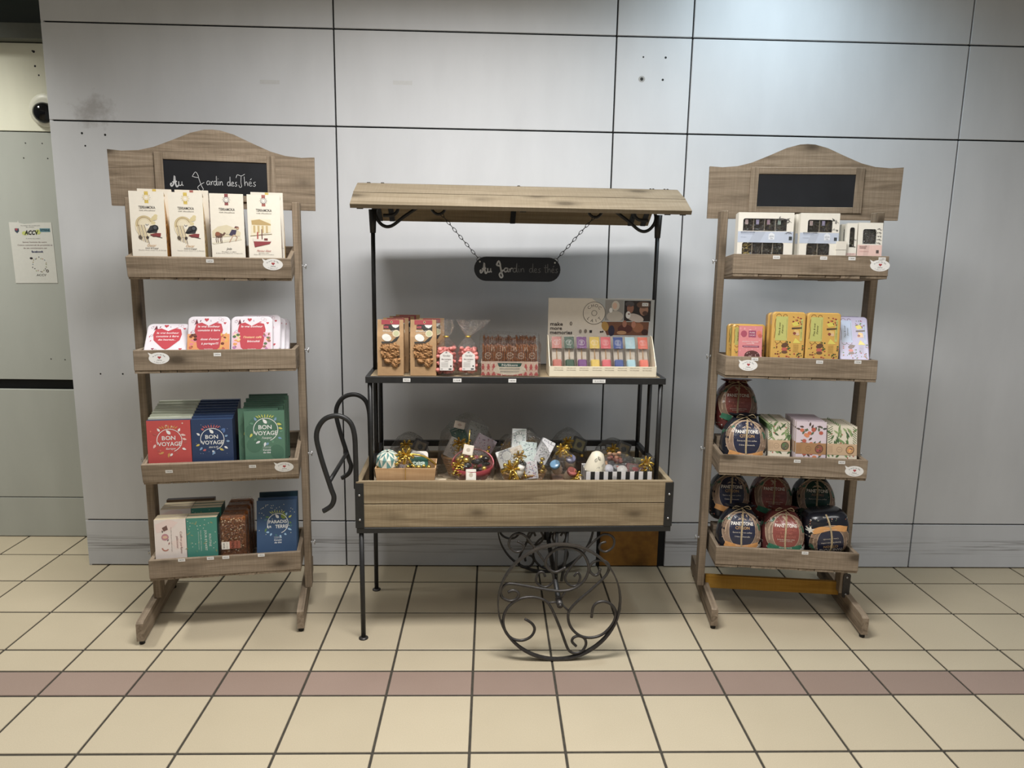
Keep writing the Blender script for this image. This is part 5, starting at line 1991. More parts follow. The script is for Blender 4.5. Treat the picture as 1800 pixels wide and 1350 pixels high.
def candy_bag(label, M, seed, kx):
    t = thing('candy_bag', label, 'candy bag', M, 'pink candy bags on the cart shelf')
    m = MB()
    rc = random.Random(seed)
    for q in range(150):
        x, y, z = rc.uniform(-.032, .032), rc.uniform(.006, .045), rc.uniform(.010, .106)
        m.blob((x, y, z), .0088, .008, .0078, 7, 5, jit=.3)
    m.obj('candies', CANDY, t, kind='stuff')
    vs, fs = crumple([(.038, .026, .001, .2), (.041, .028, .02, .3), (.041, .028, .08, .4), (.038, .026, .108, .5), (.022, .015, .132, 1), (.008, .007, .150, .4), (.022, .012, .165, 1.2), (.040 * kx, .016, .19, 1.6), (.046 * kx, .018, .215, 2)], 20, seed, .22)
    vs = [(x + (max(0, z - .15) * .25 * (1 if kx > 1 else -.3)), y + .027, z) for x, y, z in vs]
    MB().add(vs, fs).obj('clear_bag', CELLO, t)
    MB().tube([(.009 * math.cos(R(q * 30)), .027 + .008 * math.sin(R(q * 30)), .150) for q in range(12)], .0028, 6, closed=True).obj('tie', GOLD, t)
    a = Art()
    a.poly([(-.024, .022), (.026, .022), (.026, .082), (.018, .088), (.008, .096), (-.006, .096), (-.016, .088), (-.024, .082)], (240, 234, 228)).up()
    a.poly([(-.004, .09), (.001, .094), (.006, .09)], (60, 60, 60))
    a.tx('Verdier', .001, .080, .009, (60, 56, 54), w=.03, shear=.25)
    a.tx('Mes meringues', .001, .066, .005, (90, 60, 60), w=.036, bold=.02).tx('roses', .001, .059, .005, (90, 60, 60), w=.014)
    for q in range(5):
        a.line([(-.019, .052 - q * .004), (.008, .052 - q * .004)], .001, (150, 146, 142))
    a.rect(.01, .021, .025, .03, (70, 70, 70)).rect(.016, .021, .036, .042, (60, 60, 60)).rect(-.02, -.013, .026, .029, (150, 146, 142))
    a.obj('paper_label', t, front(-.003))
    return t


candy_bag('left clear bag of pink candies tied with gold', onShelf(-.2755, .070), 3, .85)
candy_bag('right clear bag of pink candies tied with gold, beside the biscuit box', onShelf(-.190, .076, 3), 8, 1.15)


def biscuit_pack(label, M):
    t = thing('gingerbread_biscuit_pack', label, 'biscuit pack', M, 'gingerbread biscuit packs on the cart shelf')
    w, d, h = .226, .085, .128
    MB().box(-w / 2 + .003, w / 2 - .003, .004, d, 0.001, .055, (238, 206, 180)).obj('tray', PR, t)
    m = MB()
    rc = random.Random(2)
    for q in range(26):
        x = -w / 2 + .010 + q * (w - .02) / 25
        m.box(x - .0036, x + .0036, .010 + rc.uniform(0, .006), d - .01, .056, h - .012 + rc.uniform(-.006, .004), (130, 76, 34), ch=.0015)
    bk = m.obj('biscuits', GBREAD, t, kind='stuff')
    a = Art()
    IC = (236, 220, 196)
    for q in range(5):
        x = -.085 + q * .043
        a.ring(x, .079, .0125, .0016, IC, 16, 10, 170).ring(x, .079, .0125, .0016, IC, 16, 190, 350)
        a.line([(x - .008, .078), (x - .005, .083), (x - .001, .076), (x + .003, .083), (x + .007, .078)], .002, IC)
        for z in (.097, .104, .111):
            a.ell(x - .02, z, .0013, .0013, IC, 6).ell(x + .004, z + .002, .0013, .0013, IC, 6)
        a.line([(x + .014, .098), (x + .02, .113), (x + .026, .098)], .0014, IC).line([(x + .012, .098), (x + .014, .113)], .0012, IC)
    a.obj('icing', bk, front(.0085))
    a = Art()
    for q in range(11):
        x = -.104 + q * .0208
        c = (206, 62, 56)
        a.ell(x, .043, .0042, .0042, c, 10).poly([(x - .003, .04), (x + .003, .04), (x + .008, .034), (x + .004, .033), (x + .006, .018), (x + .001, .026), (x - .001, .026), (x - .006, .018), (x - .004, .033), (x - .008, .034)], c)
        a.rect(x - .008, x + .008, .002, .009, c).ell(x, .012, .005, .004, c, 8)
    a.up().ell(0, .025, .064, .021, (243, 230, 204), 28).up()
    a.poly([(-.042, .036), (.042, .036), (.048, .051), (-.048, .051)], (24, 88, 78)).up()
    a.tx('Nyåkers', 0, .0435, .009, (244, 240, 228), w=.062, bold=.02)
    a.tx('PEPPARKAKSFIGURER', 0, .028, .0065, (70, 60, 54), w=.078).tx('PIPARKAKKUKUVIOT', 0, .017, .0065, (70, 60, 54), w=.074)
    a.tx('350 g', .055, .022, .003, (70, 60, 54), w=.008)
    a.obj('front_print', t, front(.004))
    vs, fs = [], []
    n = 10
    for i in range(n + 1):
        z = .0005 + h * i / n
        for j in range(20):
            u = j / 20 * 4
            q, f = int(u), u - int(u)
            cx = [(-1, -1), (1, -1), (1, 1), (-1, 1), (-1, -1)]
            x = (cx[q][0] * (1 - f) + cx[q + 1][0] * f) * (w / 2 + .006)
            y = (cx[q][1] * (1 - f) + cx[q + 1][1] * f) * (d / 2 + .004) + d / 2
            o = noise.noise(Vector((x * 40, y * 40, z * 40))) * .004
            vs.append((x + o, y + o - .001, z + (o * 1.5 if i == n else 0)))
    for i in range(n):
        for j in range(20):
            fs.append((i * 20 + j, i * 20 + (j + 1) % 20, (i + 1) * 20 + (j + 1) % 20, (i + 1) * 20 + j))
    fs.append(tuple(range(n * 20, n * 20 + 20)))
    MB().add(vs, fs).obj('wrapper', CELLO, t)
    return t


biscuit_pack('gingerbread biscuit pack with red figures on its box, in the front', onShelf(-.029, .076, 0))
BP = dup([o for o in bpy.data.objects if o.name == 'gingerbread_biscuit_pack'][0], onShelf(-.02, .185, -2, .0), 'gingerbread biscuit pack behind the front one, its wrapped top showing')
BP.matrix_world = onShelf(-.025, .185, -2) @ Matrix.Scale(1.18, 4, (0, 0, 1))

# chocolate stick display
dM = onShelf(.338, .078, 0)
dsp = thing('chocolate_display', 'cream counter display with photo card holding eight coloured chocolate sticks', 'counter display', dM)
m = MB()
IV = (243, 230, 200)
m.box(-.212, .212, 0, .003, 0, .040, IV).box(-.212, .212, .003, .115, 0, .003, IV)
for s in (-1, 1):
    x0, x1 = (-.212, -.209) if s < 0 else (.209, .212)
    m.prism([(.003, .003), (.003, .040), (.09, .150), (.118, .150), (.118, .003)], x0, x1, 'x', IV)
tr = m.obj('tray', PR, dsp)
a = Art()
for q, xx in enumerate((-.181, -.131, -.081, -.029, .020, .071, .120, .170)):
    for r_, s in enumerate(('make your own', 'hot chocolate')):
        a.tx(s, xx + .005, .034 - r_ * .0085, .0045, (120, 100, 80), w=.036)
a.obj('lip_print', tr, front())
cd = MB().box(-.2085, .2085, .1195, .1225, 0, .298, (218, 206, 188)).obj('back_card', PR, dsp)
a = Art()
gx = lambda px: (px - 60) / 1580 * .417 - .2085
gz = lambda py: .298 - (py - 70) / 570 * .147
a.poly([(gx(725), gz(72)), (gx(1690), gz(82)), (gx(1690), gz(660)), (gx(980), gz(660)), (gx(870), gz(420)), (gx(930), gz(300)), (gx(880), gz(180))], (176, 178, 176))
a.rect(gx(930), gx(1215), gz(410), gz(90), (150, 146, 140)).rect(gx(1225), gx(1635), gz(418), gz(98), (44, 34, 32)).poly([(gx(880), gz(432)), (gx(1620), gz(428)), (gx(1610), gz(640)), (gx(970), gz(640))], (112, 66, 38)).up()
# woman drinking, couple with mugs, hands round a pot: generic people in soft shapes
a.ell(gx(1090), gz(180), .016, .02, (206, 196, 180), 18).ell(gx(1080), gz(180), .0095, .013, (216, 176, 150), 16).ell(gx(1085), gz(345), .034, .022, (190, 180, 166), 20).ell(gx(1020), gz(250), .007, .01, (236, 232, 226), 12)
a.ell(gx(1320), gz(215), .014, .02, (150, 96, 72), 18).ell(gx(1310), gz(150), .018, .011, (80, 74, 74), 16).ell(gx(1530), gz(240), .018, .023, (166, 118, 90), 18).ell(gx(1520), gz(160), .028, .014, (100, 70, 52), 18).ell(gx(1400), gz(365), .036, .016, (196, 180, 168), 20, -15).ell(gx(1290), gz(320), .010, .015, (228, 224, 218), 14)
a.ell(gx(940), gz(500), .014, .02, (176, 132, 40), 16, 20).ell(gx(1040), gz(570), .013, .022, (44, 40, 60), 16).ell(gx(1250), gz(540), .03, .018, (84, 36, 28), 18).ell(gx(1450), gz(520), .022, .02, (150, 90, 50), 18).ell(gx(1380), gz(470), .009, .014, (176, 110, 80), 14).ell(gx(1240), gz(460), .009, .014, (160, 100, 74), 14).ell(gx(1200), gz(600), .02, .008, (180, 130, 80), 14).ell(gx(1560), gz(590), .014, .012, (60, 34, 28), 14)
a.rect(gx(1500), gx(1595), gz(180), gz(130), (232, 230, 226)).up()
a.ell(gx(1300), gz(175), .0045, .003, (110, 66, 50), 8).ell(gx(1550), gz(290), .011, .009, (84, 56, 44), 12).ell(gx(1300), gz(305), .004, .003, (120, 56, 50), 8)
a.tx('N°40', gx(1547), gz(155), .007, (90, 86, 84), w=.018)
a.ell(gx(765), gz(297), .0455, .0455, (220, 208, 190), 40).up()
a.ring(gx(765), gz(297), .0455, .0016, (60, 54, 50), 44).ring(gx(765), gz(297), .0115, .0018, (60, 54, 50), 24)
a.arc('CHOC', gx(765), gz(297), .031, .0130, (50, 44, 40), 90, 30).arc('LAIT', gx(765), gz(297), .031, .0130, (50, 44, 40), -90, 30, True)
for q, s in enumerate(('make', 'more', 'memories')):
    a.tx(s, gx(95), gz(470 + q * 66), .0150, (60, 50, 46), w=(.051, .048, .09)[q], al='l', bold=.018)
a.ell(gx(412), gz(465), .005, .008, (70, 54, 46), 12).ell(gx(560), gz(585), .006, .008, (150, 136, 120), 12).ell(gx(640), gz(580), .006, .008, (130, 116, 100), 12).rect(gx(700), gx(740), gz(605), gz(565), (50, 44, 42)).ell(gx(875), gz(590), .004, .004, (60, 54, 50), 8).ell(gx(905), gz(585), .004, .004, (60, 54, 50), 8)
a.up().ell(gx(412), gz(465), .0018, .006, (218, 206, 188), 8)
a.obj('card_print', cd, front(.1195))

STC = [('terracotta', (190, 92, 68)), ('dark green', (48, 84, 58)), ('purple', (124, 62, 132)), ('yellow', (226, 190, 44)), ('coral red', (222, 76, 82)), ('royal blue', (48, 76, 148)), ('pale blue', (176, 212, 220)), ('orange', (232, 92, 48))]
for q, xx in enumerate((-.181, -.131, -.081, -.029, .016, .066, .115, .166)):
    nm, cl = STC[q]
    t = thing('chocolate_stick', nm + ' hot chocolate stick pack in the cream counter display', 'chocolate stick', dM @ T(xx + .004, .012, .0215) @ RX(-30), 'chocolate sticks in the counter display')
    MB().box(-.0175, .0175, .002, .032, .004, .050, cl, ch=.004).obj('block', PG, t)
    MB().tube([(0, .016, .050), (0, .012, .136)], .0022, 6).obj('stick', CRATEW, t)
    b = MB().box(-.019, .019, .018, .0186, .01, .11, (196, 180, 158)).obj('leaflet', PR, t)
    c = MB().box(-.0195, .0195, .003, .0042, .096, .146, cl).obj('hang_tag', PG, t)
    a = Art()
    W = (244, 238, 228)
    a.ring(0, .121, .0125, .0009, W, 20).ring(0, .121, .0035, .0009, W, 12).tx('CHOC', 0, .1275, .0045, W, w=.014).tx('LAIT', 0, .114, .0045, W, w=.012)
    a.tx('orange' if q == 7 else 'cacao', 0, .1015, .0034, W, w=.018)
    a.obj('tag_print', c, front(.003))
    vs, fs = [], []
    for i in range(9):
        z = .0005 + .150 * i / 8
        k = 1 if i < 8 else .9
        for (x, y) in ((-.0215 * k, -.001), (0, -.0025), (.0215 * k, -.001), (.0215 * k, .034 - .02 * i / 8), (-.0215 * k, .034 - .02 * i / 8)):
            o = .002 * noise.noise(Vector((x * 60 + q, y * 60, z * 70)))
            vs.append((x + o, y + o, z))
    for i in range(8):
        for j in range(5):
            fs.append((i * 5 + j, i * 5 + (j + 1) % 5, (i + 1) * 5 + (j + 1) % 5, (i + 1) * 5 + j))
    MB().add(vs, fs).obj('sleeve', CELLO, t)

# ------------------------------------------------------------------ gift baskets in the cart bed
g = 'wrapped gift baskets in the cart bed'


def bed(x, y, yaw=0, dz=0, lean=0):
    return CM @ T(x, y, FLZ + .004 + dz) @ RZ(yaw) @ RX(-lean)


def bow(parent, c, s, seed, name='ribbon_bow'):
    rb = random.Random(seed)
    m = MB()
    for q in range(7):
        t = 2 * PI * q / 7 + rb.uniform(-.2, .2)
        d = Vector((math.cos(t), -.35 + .3 * math.sin(t * 2), math.sin(t)))
        P = crom([Vector(c), Vector(c) + d * s * .6 + Vector((0, -.3 * s, .2 * s)), Vector(c) + d * s, Vector(c) + d * s * .7 - Vector((0, 0, .25 * s)), Vector(c)], 4)
        m.tube(P, .0045 * s / .03, 4, flat=.25)
    for q in range(3):
        t = rb.uniform(-2.4, -.7)
        pts = []
        for k in range(22):
            u = k / 21
            pts.append(Vector(c) + Vector((math.cos(t) * u * s * 2 + .007 * math.cos(u * 26), -.008 - .006 * math.sin(u * 26), math.sin(t) * u * s * 1.7)))
        m.tube(pts, .003, 4, flat=.3)
    return m.obj(name, GOLD, parent)


def wrap(parent, rx, ry, h, seed, cy=0, amp=.12, z0=0.001, tuft=True):
    rings = [(rx, ry, z0, .1), (rx * 1.04, ry * 1.04, h * .22, .5), (rx * 1.02, ry * 1.02, h * .45, .8), (rx * .86, ry * .86, h * .68, 1), (rx * .58, ry * .58, h * .86, 1.2), (rx * .25, ry * .25, h * .97, 1)]
    if tuft:
        rings += [(rx * .07, ry * .07, h, .3)]
    vs, fs = crumple(rings, 22, seed, amp)
    if tuft:
        fs.append(tuple(range(len(vs) - 22, len(vs))))
    else:
        fs.append(tuple(range(len(vs) - 22, len(vs))))
    vs = [(x, y + cy, z) for x, y, z in vs]
    return MB().add(vs, fs).obj('clear_wrap', CELLO, parent)


def pbox(parent, w, d, h, col, M, seed=0, kind='dots', name='packet', pal=None):
    b = MB().box(-w / 2, w / 2, 0, d, 0, h, col, ch=.0015).obj(name, PR, parent, M)
    a = Art()
    r_ = random.Random(seed)
    pal = pal or [(70, 90, 120), (120, 150, 150), (60, 60, 70)]
    if kind == 'dots':
        for q in range(46):
            a.leaf(r_.uniform(-w * .44, w * .44), r_.uniform(.05 * h, .95 * h), .0055, .003, r_.uniform(0, 360), r_.choice(pal))
    elif kind == 'frame':
        a.ring(0, h * .62, min(w, h) * .3, .0016, pal[0], 20).line([(-w * .38, h * .92), (w * .38, h * .92)], .0012, pal[1])
        for q in range(12):
            t = q * 30
            a.leaf(min(w, h) * .32 * math.cos(R(t)), h * .62 + min(w, h) * .32 * math.sin(R(t)), .007, .0034, t + 40, pal[q % len(pal)])
        for q in range(3):
            a.line([(-w * .3, h * .22 - q * .005), (w * .3, h * .22 - q * .005)], .0009, pal[-1])
    else:
        a.rect(-w * .36, w * .36, h * .15, h * .85, pal[0]).up().ell(0, h * .5, w * .2, h * .2, pal[1], 14)
    a.obj('packet_print', b, front())
    return b


def sweets(parent, pts, s, seed, mat=None, name='foil_sweets'):
    m = MB()
    r_ = random.Random(seed)
    for (x, y, z) in pts:
        m.blob((x, y, z), s * r_.uniform(.8, 1.2), s, s * r_.uniform(.7, 1), 8, 6, jit=.25)
    return m.obj(name, mat or GOLD, parent)


def wickerbowl(parent, rx, ry, h, name='wicker_base'):
    m = MB()
    n = 40
    for i in range(8):
        z = .004 + h * i / 8
        k = .72 + .28 * (i / 7)
        m.tube([(rx * k * math.cos(2 * PI * q / n) * (1 + .012 * (-1) ** (q + i)), ry * k * math.sin(2 * PI * q / n) * (1 + .012 * (-1) ** (q + i)), z) for q in range(n)], h / 15, 5, closed=True)
    m.lathe([(rx * .7, .002), (rx * .7, .006)], 24, sy=ry / rx)
    return m.obj(name, WICKER, parent)


# 1: wooden crate with a green tin
t = thing('gift_crate', 'wooden crate gift set with green tin and gold ribbon, front left of the bed', 'gift basket', bed(-.432, .105, 0), g)
cw, cd_, chh = .118, .070, .092
fl = .010
vs, fs = [], []
m = MB()
m.add([(-cw + fl, -cd_ + fl, 0), (cw - fl, -cd_ + fl, 0), (cw, -cd_, chh), (-cw, -cd_, chh), (-cw + fl, -cd_ + fl + .004, 0), (cw - fl, -cd_ + fl + .004, 0), (cw, -cd_ + .004, chh), (-cw, -cd_ + .004, chh)], [(0, 1, 2, 3), (5, 4, 7, 6), (3, 2, 6, 7), (0, 4, 5, 1), (0, 3, 7, 4), (1, 5, 6, 2)])
m.add([(-cw + fl, cd_ - fl, 0), (cw - fl, cd_ - fl, 0), (cw, cd_, chh), (-cw, cd_, chh), (-cw + fl, cd_ - fl - .004, 0), (cw - fl, cd_ - fl - .004, 0), (cw, cd_ - .004, chh), (-cw, cd_ - .004, chh)], [(0, 3, 2, 1), (5, 6, 7, 4), (3, 7, 6, 2), (0, 1, 5, 4), (0, 4, 7, 3), (1, 2, 6, 5)])
for s in (-1, 1):
    m.add([(s * (cw - fl), -cd_ + fl + .004, 0), (s * (cw - fl), cd_ - fl - .004, 0), (s * cw, cd_ - .004, chh), (s * cw, -cd_ + .004, chh), (s * (cw - fl - .004), -cd_ + fl + .004, 0), (s * (cw - fl - .004), cd_ - fl - .004, 0), (s * (cw - .004), cd_ - .004, chh), (s * (cw - .004), -cd_ + .004, chh)], [(0, 1, 2, 3), (4, 7, 6, 5), (3, 2, 6, 7), (0, 4, 5, 1), (0, 3, 7, 4), (1, 5, 6, 2)])
m.box(-cw + fl, cw - fl, -cd_ + fl, cd_ - fl, 0, .003)
m.obj('crate', CRATEW, t)
# harlequin ornament tin
hb = MB()
n = 16
vs, fs, cs = [], [], []
lv = [(.012, .06), (.036, .075), (.042, .10), (.036, .125), (.022, .138), (.004, .142)]
for (r_, z) in lv:
    for k in range(n):
        q = 2 * PI * k / n
        vs.append((r_ * math.cos(q), r_ * math.sin(q), z))
for i in range(len(lv) - 1):
    for k in range(n):
        a_, b_, c_, d_ = i * n + k, i * n + (k + 1) % n, (i + 1) * n + (k + 1) % n, (i + 1) * n + k
        if (k // 1 + i) % 2:
            fs += [(a_, b_, c_), (a_, c_, d_)]
            cs += [(236, 228, 206), (96, 148, 144)]
        else:
            fs += [(a_, b_, d_), (b_, c_, d_)]
            cs += [(96, 148, 144), (236, 228, 206)]
hb.add(vs, fs, cs)
hb.obj('harlequin_tin', PG, t, T(-.072, .004, -.008) @ RX(14) @ Matrix.Scale(1.15, 4))
tin = MB().prism(rrect(.075, .046, .012, 4, 0, 0), -.0, .03, 'y', (44, 100, 88)).obj('green_tin', PG, t, T(.048, -.035, .105) @ RX(-18))
Art().tx('tea', 0, 0, .020, (214, 232, 220), w=.052, shear=.2, bold=.03).obj('tin_print', tin, front())
MB().prism(rrect(.07, .042, .012, 4, 0, 0), -.0, .03, 'y', (238, 228, 216)).obj('white_tin', PG, t, T(.048, .02, .115) @ RX(-24))
pbox(t, .05, .03, .05, (206, 176, 168), T(-.01, -.045, .05) @ RX(-30), 4, 'dots')
sweets(t, [(.01 + .02 * q, -.05 + .004 * (q % 2), .092) for q in range(5)] + [(-.1, -.05, .092), (-.095, -.04, .098)], .010, 3)
m = MB()
m.tube(crom([(-.002, -.0775, .0), (.0, -.0745, .06), (.001, -.076, .094), (.002, -.06, .130), (.002, -.02, .150), (.002, .04, .145), (.0, .074, .095)], 4), .004, 4, flat=.3)
m.tube(crom([(-.118, -.03, .094), (-.07, -.04, .128), (0, -.045, .142), (.07, -.04, .132), (.118, -.03, .094)], 5), .004, 4, flat=.3)
m.obj('ribbon', GOLD, t)
bow(t, (0, -.05, .140), .032, 1)
wrap(t, .115, .062, .150, 5, 0, .06, .093)

# 2: wicker basket of boxes behind
t = thing('gift_basket', 'tall wicker gift basket of white and floral boxes behind the red bowl', 'gift basket', bed(-.192, .264, 0), g)
wickerbowl(t, .105, .066, .085)
pal1 = [(60, 66, 80), (90, 96, 110), (80, 80, 90)]
pbox(t, .075, .03, .085, (236, 232, 226), T(-.066, -.03, .075) @ RY(26) @ RX(-14), 1, 'frame', pal=[(70, 74, 96), (90, 90, 100), (110, 110, 110)])
pbox(t, .06, .03, .1, (52, 100, 86), T(-.01, .0, .105) @ RY(-22) @ RX(-10), 2, 'frame', pal=[(90, 130, 110), (220, 220, 200), (120, 150, 130)])
pbox(t, .085, .03, .085, (230, 214, 226), T(.05, -.02, .085) @ RY(28) @ RX(-12), 3, 'dots', pal=[(190, 110, 150), (110, 80, 130), (150, 150, 170), (196, 90, 110)])
pbox(t, .08, .03, .1, (206, 210, 204), T(.02, .035, .11) @ RY(20) @ RX(-10), 6, 'dots', pal=[(60, 62, 66), (100, 100, 104)])
pbox(t, .045, .004, .03, (232, 216, 196), T(-.035, -.035, .205) @ RY(14) @ RX(-20), 6, 'label', name='gift_tag', pal=[(238, 224, 206), (196, 170, 150)])
pbox(t, .045, .02, .03, (240, 236, 230), T(-.03, -.065, .085) @ RY(4) @ RX(-20), 8, 'frame')
sweets(t, [(-.02 + .006 * q, -.06, .10 + .012 * q) for q in range(6)] + [(.085, -.05, .11), (.09, -.04, .125)], .009, 7)
bow(t, (-.03, -.050, .145), .03, 4)
wrap(t, .118, .068, .265, 11, 0, .07)

# 3: red bowl
t = thing('gift_bowl', 'red gift bowl of gold foil sweets with a cream tag, front row', 'gift basket', bed(-.172, .100, 0), g)
m = MB()
m.lathe([(.03, 0), (.06, .02), (.078, .05), (.083, .085), (.080, .085), (.072, .052), (.05, .022)], 32, (150, 34, 44), sy=.72)
m.obj('bowl', PG, t, T(0, .010, .016) @ RX(18))
m = MB().lathe([(.083, .0), (.086, .006), (.083, .012), (.078, .006), (.083, 0)], 32, (196, 46, 60), sy=.75, caps=False)
m.obj('bowl_rim', PG, t, T(.004, .035, .082) @ RX(48))
r_ = random.Random(3)
sweets(t, [(r_.uniform(-.06, .06), r_.uniform(-.045, .02), r_.uniform(.075, .125)) for q in range(16)], .0135, 2)
m = MB()
for q in range(14):
    m.blob((r_.uniform(-.05, .055), r_.uniform(-.05, -.02), r_.uniform(.07, .12)), .016, .012, .011, 8, 6, (38, 30, 28), jit=.4)
m.obj('dark_sweets', PG, t)
pbox(t, .04, .003, .045, (240, 232, 218), T(-.005, -.078, .045) @ RX(-12), 3, 'label', name='gift_tag', pal=[(246, 240, 230), (206, 190, 170)])
pbox(t, .04, .003, .04, (240, 226, 206), T(-.02, -.045, .14) @ RY(12) @ RX(-12), 5, 'label', name='gift_tag', pal=[(246, 236, 220), (206, 190, 170)])
m = MB()
m.tube([(-.012, -.035, .13), (-.014, -.03, .19), (-.010, -.02, .235)], .007, 5, flat=.35)
m.obj('ribbon', GOLD, t)
bow(t, (-.055, -.045, .10), .026, 8)
vs, fs = crumple([(.078, .058, .002, .3), (.086, .066, .04, .6), (.084, .066, .09, .8), (.066, .052, .13, 1), (.03, .026, .155, 1)], 22, 21, .1)
fs.append(tuple(range(len(vs) - 22, len(vs))))
MB().add(vs, fs).obj('clear_wrap', CELLO, t)

# 4: round basket in the centre
t = thing('gift_basket', 'round gift basket of white patterned boxes with big gold ribbon, centre of the bed', 'gift basket', bed(.036, .128, 0), g)
wickerbowl(t, .092, .085, .06)
palw = [(70, 120, 120), (110, 170, 160), (60, 70, 110)]
pbox(t, .058, .03, .1, (236, 240, 238), T(-.02, .005, .125) @ RX(-16) @ RY(2), 1, 'frame', pal=palw)
pbox(t, .08, .03, .07, (238, 238, 232), T(-.055, -.022, .080) @ RY(-20) @ RX(-18), 2, 'frame', pal=[(70, 80, 120), (100, 110, 130), (130, 130, 140)])
pbox(t, .07, .03, .08, (226, 240, 236), T(.012, -.012, .095) @ RY(6) @ RX(-16), 3, 'dots', pal=palw)
pbox(t, .055, .03, .1, (240, 238, 240), T(.062, -.01, .09) @ RY(28) @ RX(-14), 5, 'dots', pal=[(90, 110, 90), (60, 60, 80), (150, 160, 170)])
pbox(t, .054, .028, .072, (238, 234, 236), T(.028, -.085, .045) @ RY(-6) @ RX(-22), 7, 'dots', name='floral_packet', pal=[(90, 70, 150), (206, 80, 110), (130, 90, 170), (110, 140, 110)])
pbox(t, .05, .004, .024, (240, 226, 206), T(-.03, -.055, .145) @ RY(-22) @ RX(-20), 6, 'label', name='gift_tag', pal=[(246, 236, 220), (226, 206, 186)])
m = MB().lathe([(.014, 0), (.016, .004), (.016, .03), (.013, .034), (.0135, .036), (.0135, .05), (0.001, .052)], 16, (232, 226, 216), M=T(-.025, -.075, .055) @ RX(20) @ RY(12))
m.obj('cream_jar', PG, t)
MB().lathe([(.014, 0), (.014, .018)], 14, (40, 36, 36), M=T(-.012, -.07, .092) @ RX(24) @ RY(16)).obj('dark_lid', PG, t)
sweets(t, [(.07, -.06, .07), (.075, -.055, .085), (.068, -.05, .1), (.072, -.045, .115), (.002, -.08, .055), (-.005, -.075, .07)], .010, 9)
bow(t, (-.052, -.078, .085), .042, 12)
bow(t, (-.02, -.05, .13), .026, 13)
wrap(t, .108, .094, .225, 31, 0, .06)

# 5: small bundle of jars
t = thing('gift_bundle', 'small cellophane bundle of blue lidded jars with gold bow, right of the centre basket', 'gift basket', bed(.196, .118, 0), g)
for q, (x, y, z, c) in enumerate(((-.02, -.005, .055, (96, 142, 176)), (.03, .02, .07, (110, 110, 140)), (.015, -.02, .03, (176, 84, 72)))):
    j = MB().lathe([(.018, 0), (.021, .006), (.021, .034), (.018, .04)], 16, (176, 150, 120), M=T(x, y, z) @ RX(35) @ RY(-20 + q * 20)).obj('jar', PG, t)
    MB().lathe([(.0205, .040), (.0205, .052), (.017, .054)], 16, c, M=T(x, y, z) @ RX(35) @ RY(-20 + q * 20)).obj('jar_lid', PG, j)
MB().box(-.045, .05, -.04, .045, .002, .03, (150, 110, 84), ch=.003).obj('base_box', PR, t)
bow(t, (-.005, .0, .145), .03, 15)
bow(t, (.05, -.04, .05), .022, 16)
wrap(t, .052, .062, .15, 41, 0, .12)

# 6: striped tray
t = thing('gift_tray', 'black and white striped gift tray with leaf print cone, front right of the bed', 'gift basket', bed(.411, .100, 0), g)
sw, sd, sh = .132, .06, .075
m = MB()
ns = 15
for q in range(ns):
    x0, x1 = -sw + 2 * sw * q / ns, -sw + 2 * sw * (q + 1) / ns
    c = (232, 228, 226) if q % 2 == 0 else (34, 34, 34)
    m.box(x0, x1, -sd, -sd + .002, 0, sh, c).box(x0, x1, sd - .002, sd, 0, sh, c)
for s in (-1, 1):
    for q in range(6):
        y0, y1 = -sd + .002 + 2 * (sd - .002) * q / 6, -sd + .002 + 2 * (sd - .002) * (q + 1) / 6
        m.box(*((-sw, -sw + .002) if s < 0 else (sw - .002, sw)), y0, y1, 0, sh, (232, 228, 226) if q % 2 else (34, 34, 34))
m.box(-sw + .002, sw - .002, -sd + .002, sd - .002, 0, .003, (220, 214, 206))
m.obj('striped_tray', PR, t)
cn = MB()
vs, fs, cs = [], [], []
lv = [(.046, 0), (.045, .012), (.032, .055), (.024, .075), (.012, .083), (.002, .085)]
cn.lathe(lv, 24, (236, 226, 200))
cno = cn.obj('leaf_print_cone', PR, t, T(-.088, -.008, .062) @ RX(4) @ RY(6))
a = Art()
for (u, v, rt_) in ((-.012, .05, 70), (.008, .06, 130), (-.004, .022, 40), (.018, .03, 60), (-.024, .02, 110)):
    a.leaf(u, v, .017, .010, rt_, (120, 120, 108))
    a.leaf(u + .001, v + .001, .014, .007, rt_, (214, 206, 184))
a.obj('cone_print', cno, lambda u, v, h: (u, -math.sqrt(max(1e-5, (.0455 - .0135 * (v / .055) * (1 if v < .055 else 1)) ** 2 - u * u)) - .001 - h, v))
m = MB()
for q in range(30):
    m.blob((r_.uniform(-.04, .02), r_.uniform(-.01, .04), r_.uniform(.075, .125)), .011, .009, .008, 7, 5, r_.choice([(150, 70, 50), (180, 110, 70), (120, 60, 44), (206, 150, 100)]), jit=.4)
m.obj('nut_sweets', PG, t)
pbox(t, .07, .03, .05, (60, 58, 60), T(-.005, -.03, .062) @ RY(12) @ RX(-40), 4, 'label', pal=[(40, 40, 44), (130, 130, 130)])
pbox(t, .07, .03, .045, (110, 56, 54), T(.072, -.03, .055) @ RY(8) @ RX(-35), 4, 'label', pal=[(96, 84, 76), (150, 60, 60)])
pbox(t, .05, .03, .05, (90, 92, 70), T(.1, .01, .06) @ RY(6) @ RX(-20), 6, 'label', pal=[(110, 104, 80), (70, 66, 50)])
m = MB()
m.lathe([(.019, 0), (.021, .01), (.016, .028)], 16, (206, 204, 212), M=T(-.035, -.016, .060) @ RX(25))
m.lathe([(.022, 0), (.024, .01), (.018, .026)], 16, (216, 212, 206), M=T(.02, -.016, .056) @ RX(25))
m.obj('tea_light', PG, t)
bow(t, (.112, -.035, .105), .03, 18)
wrap(t, .130, .060, .135, 51, 0, .06, .05)
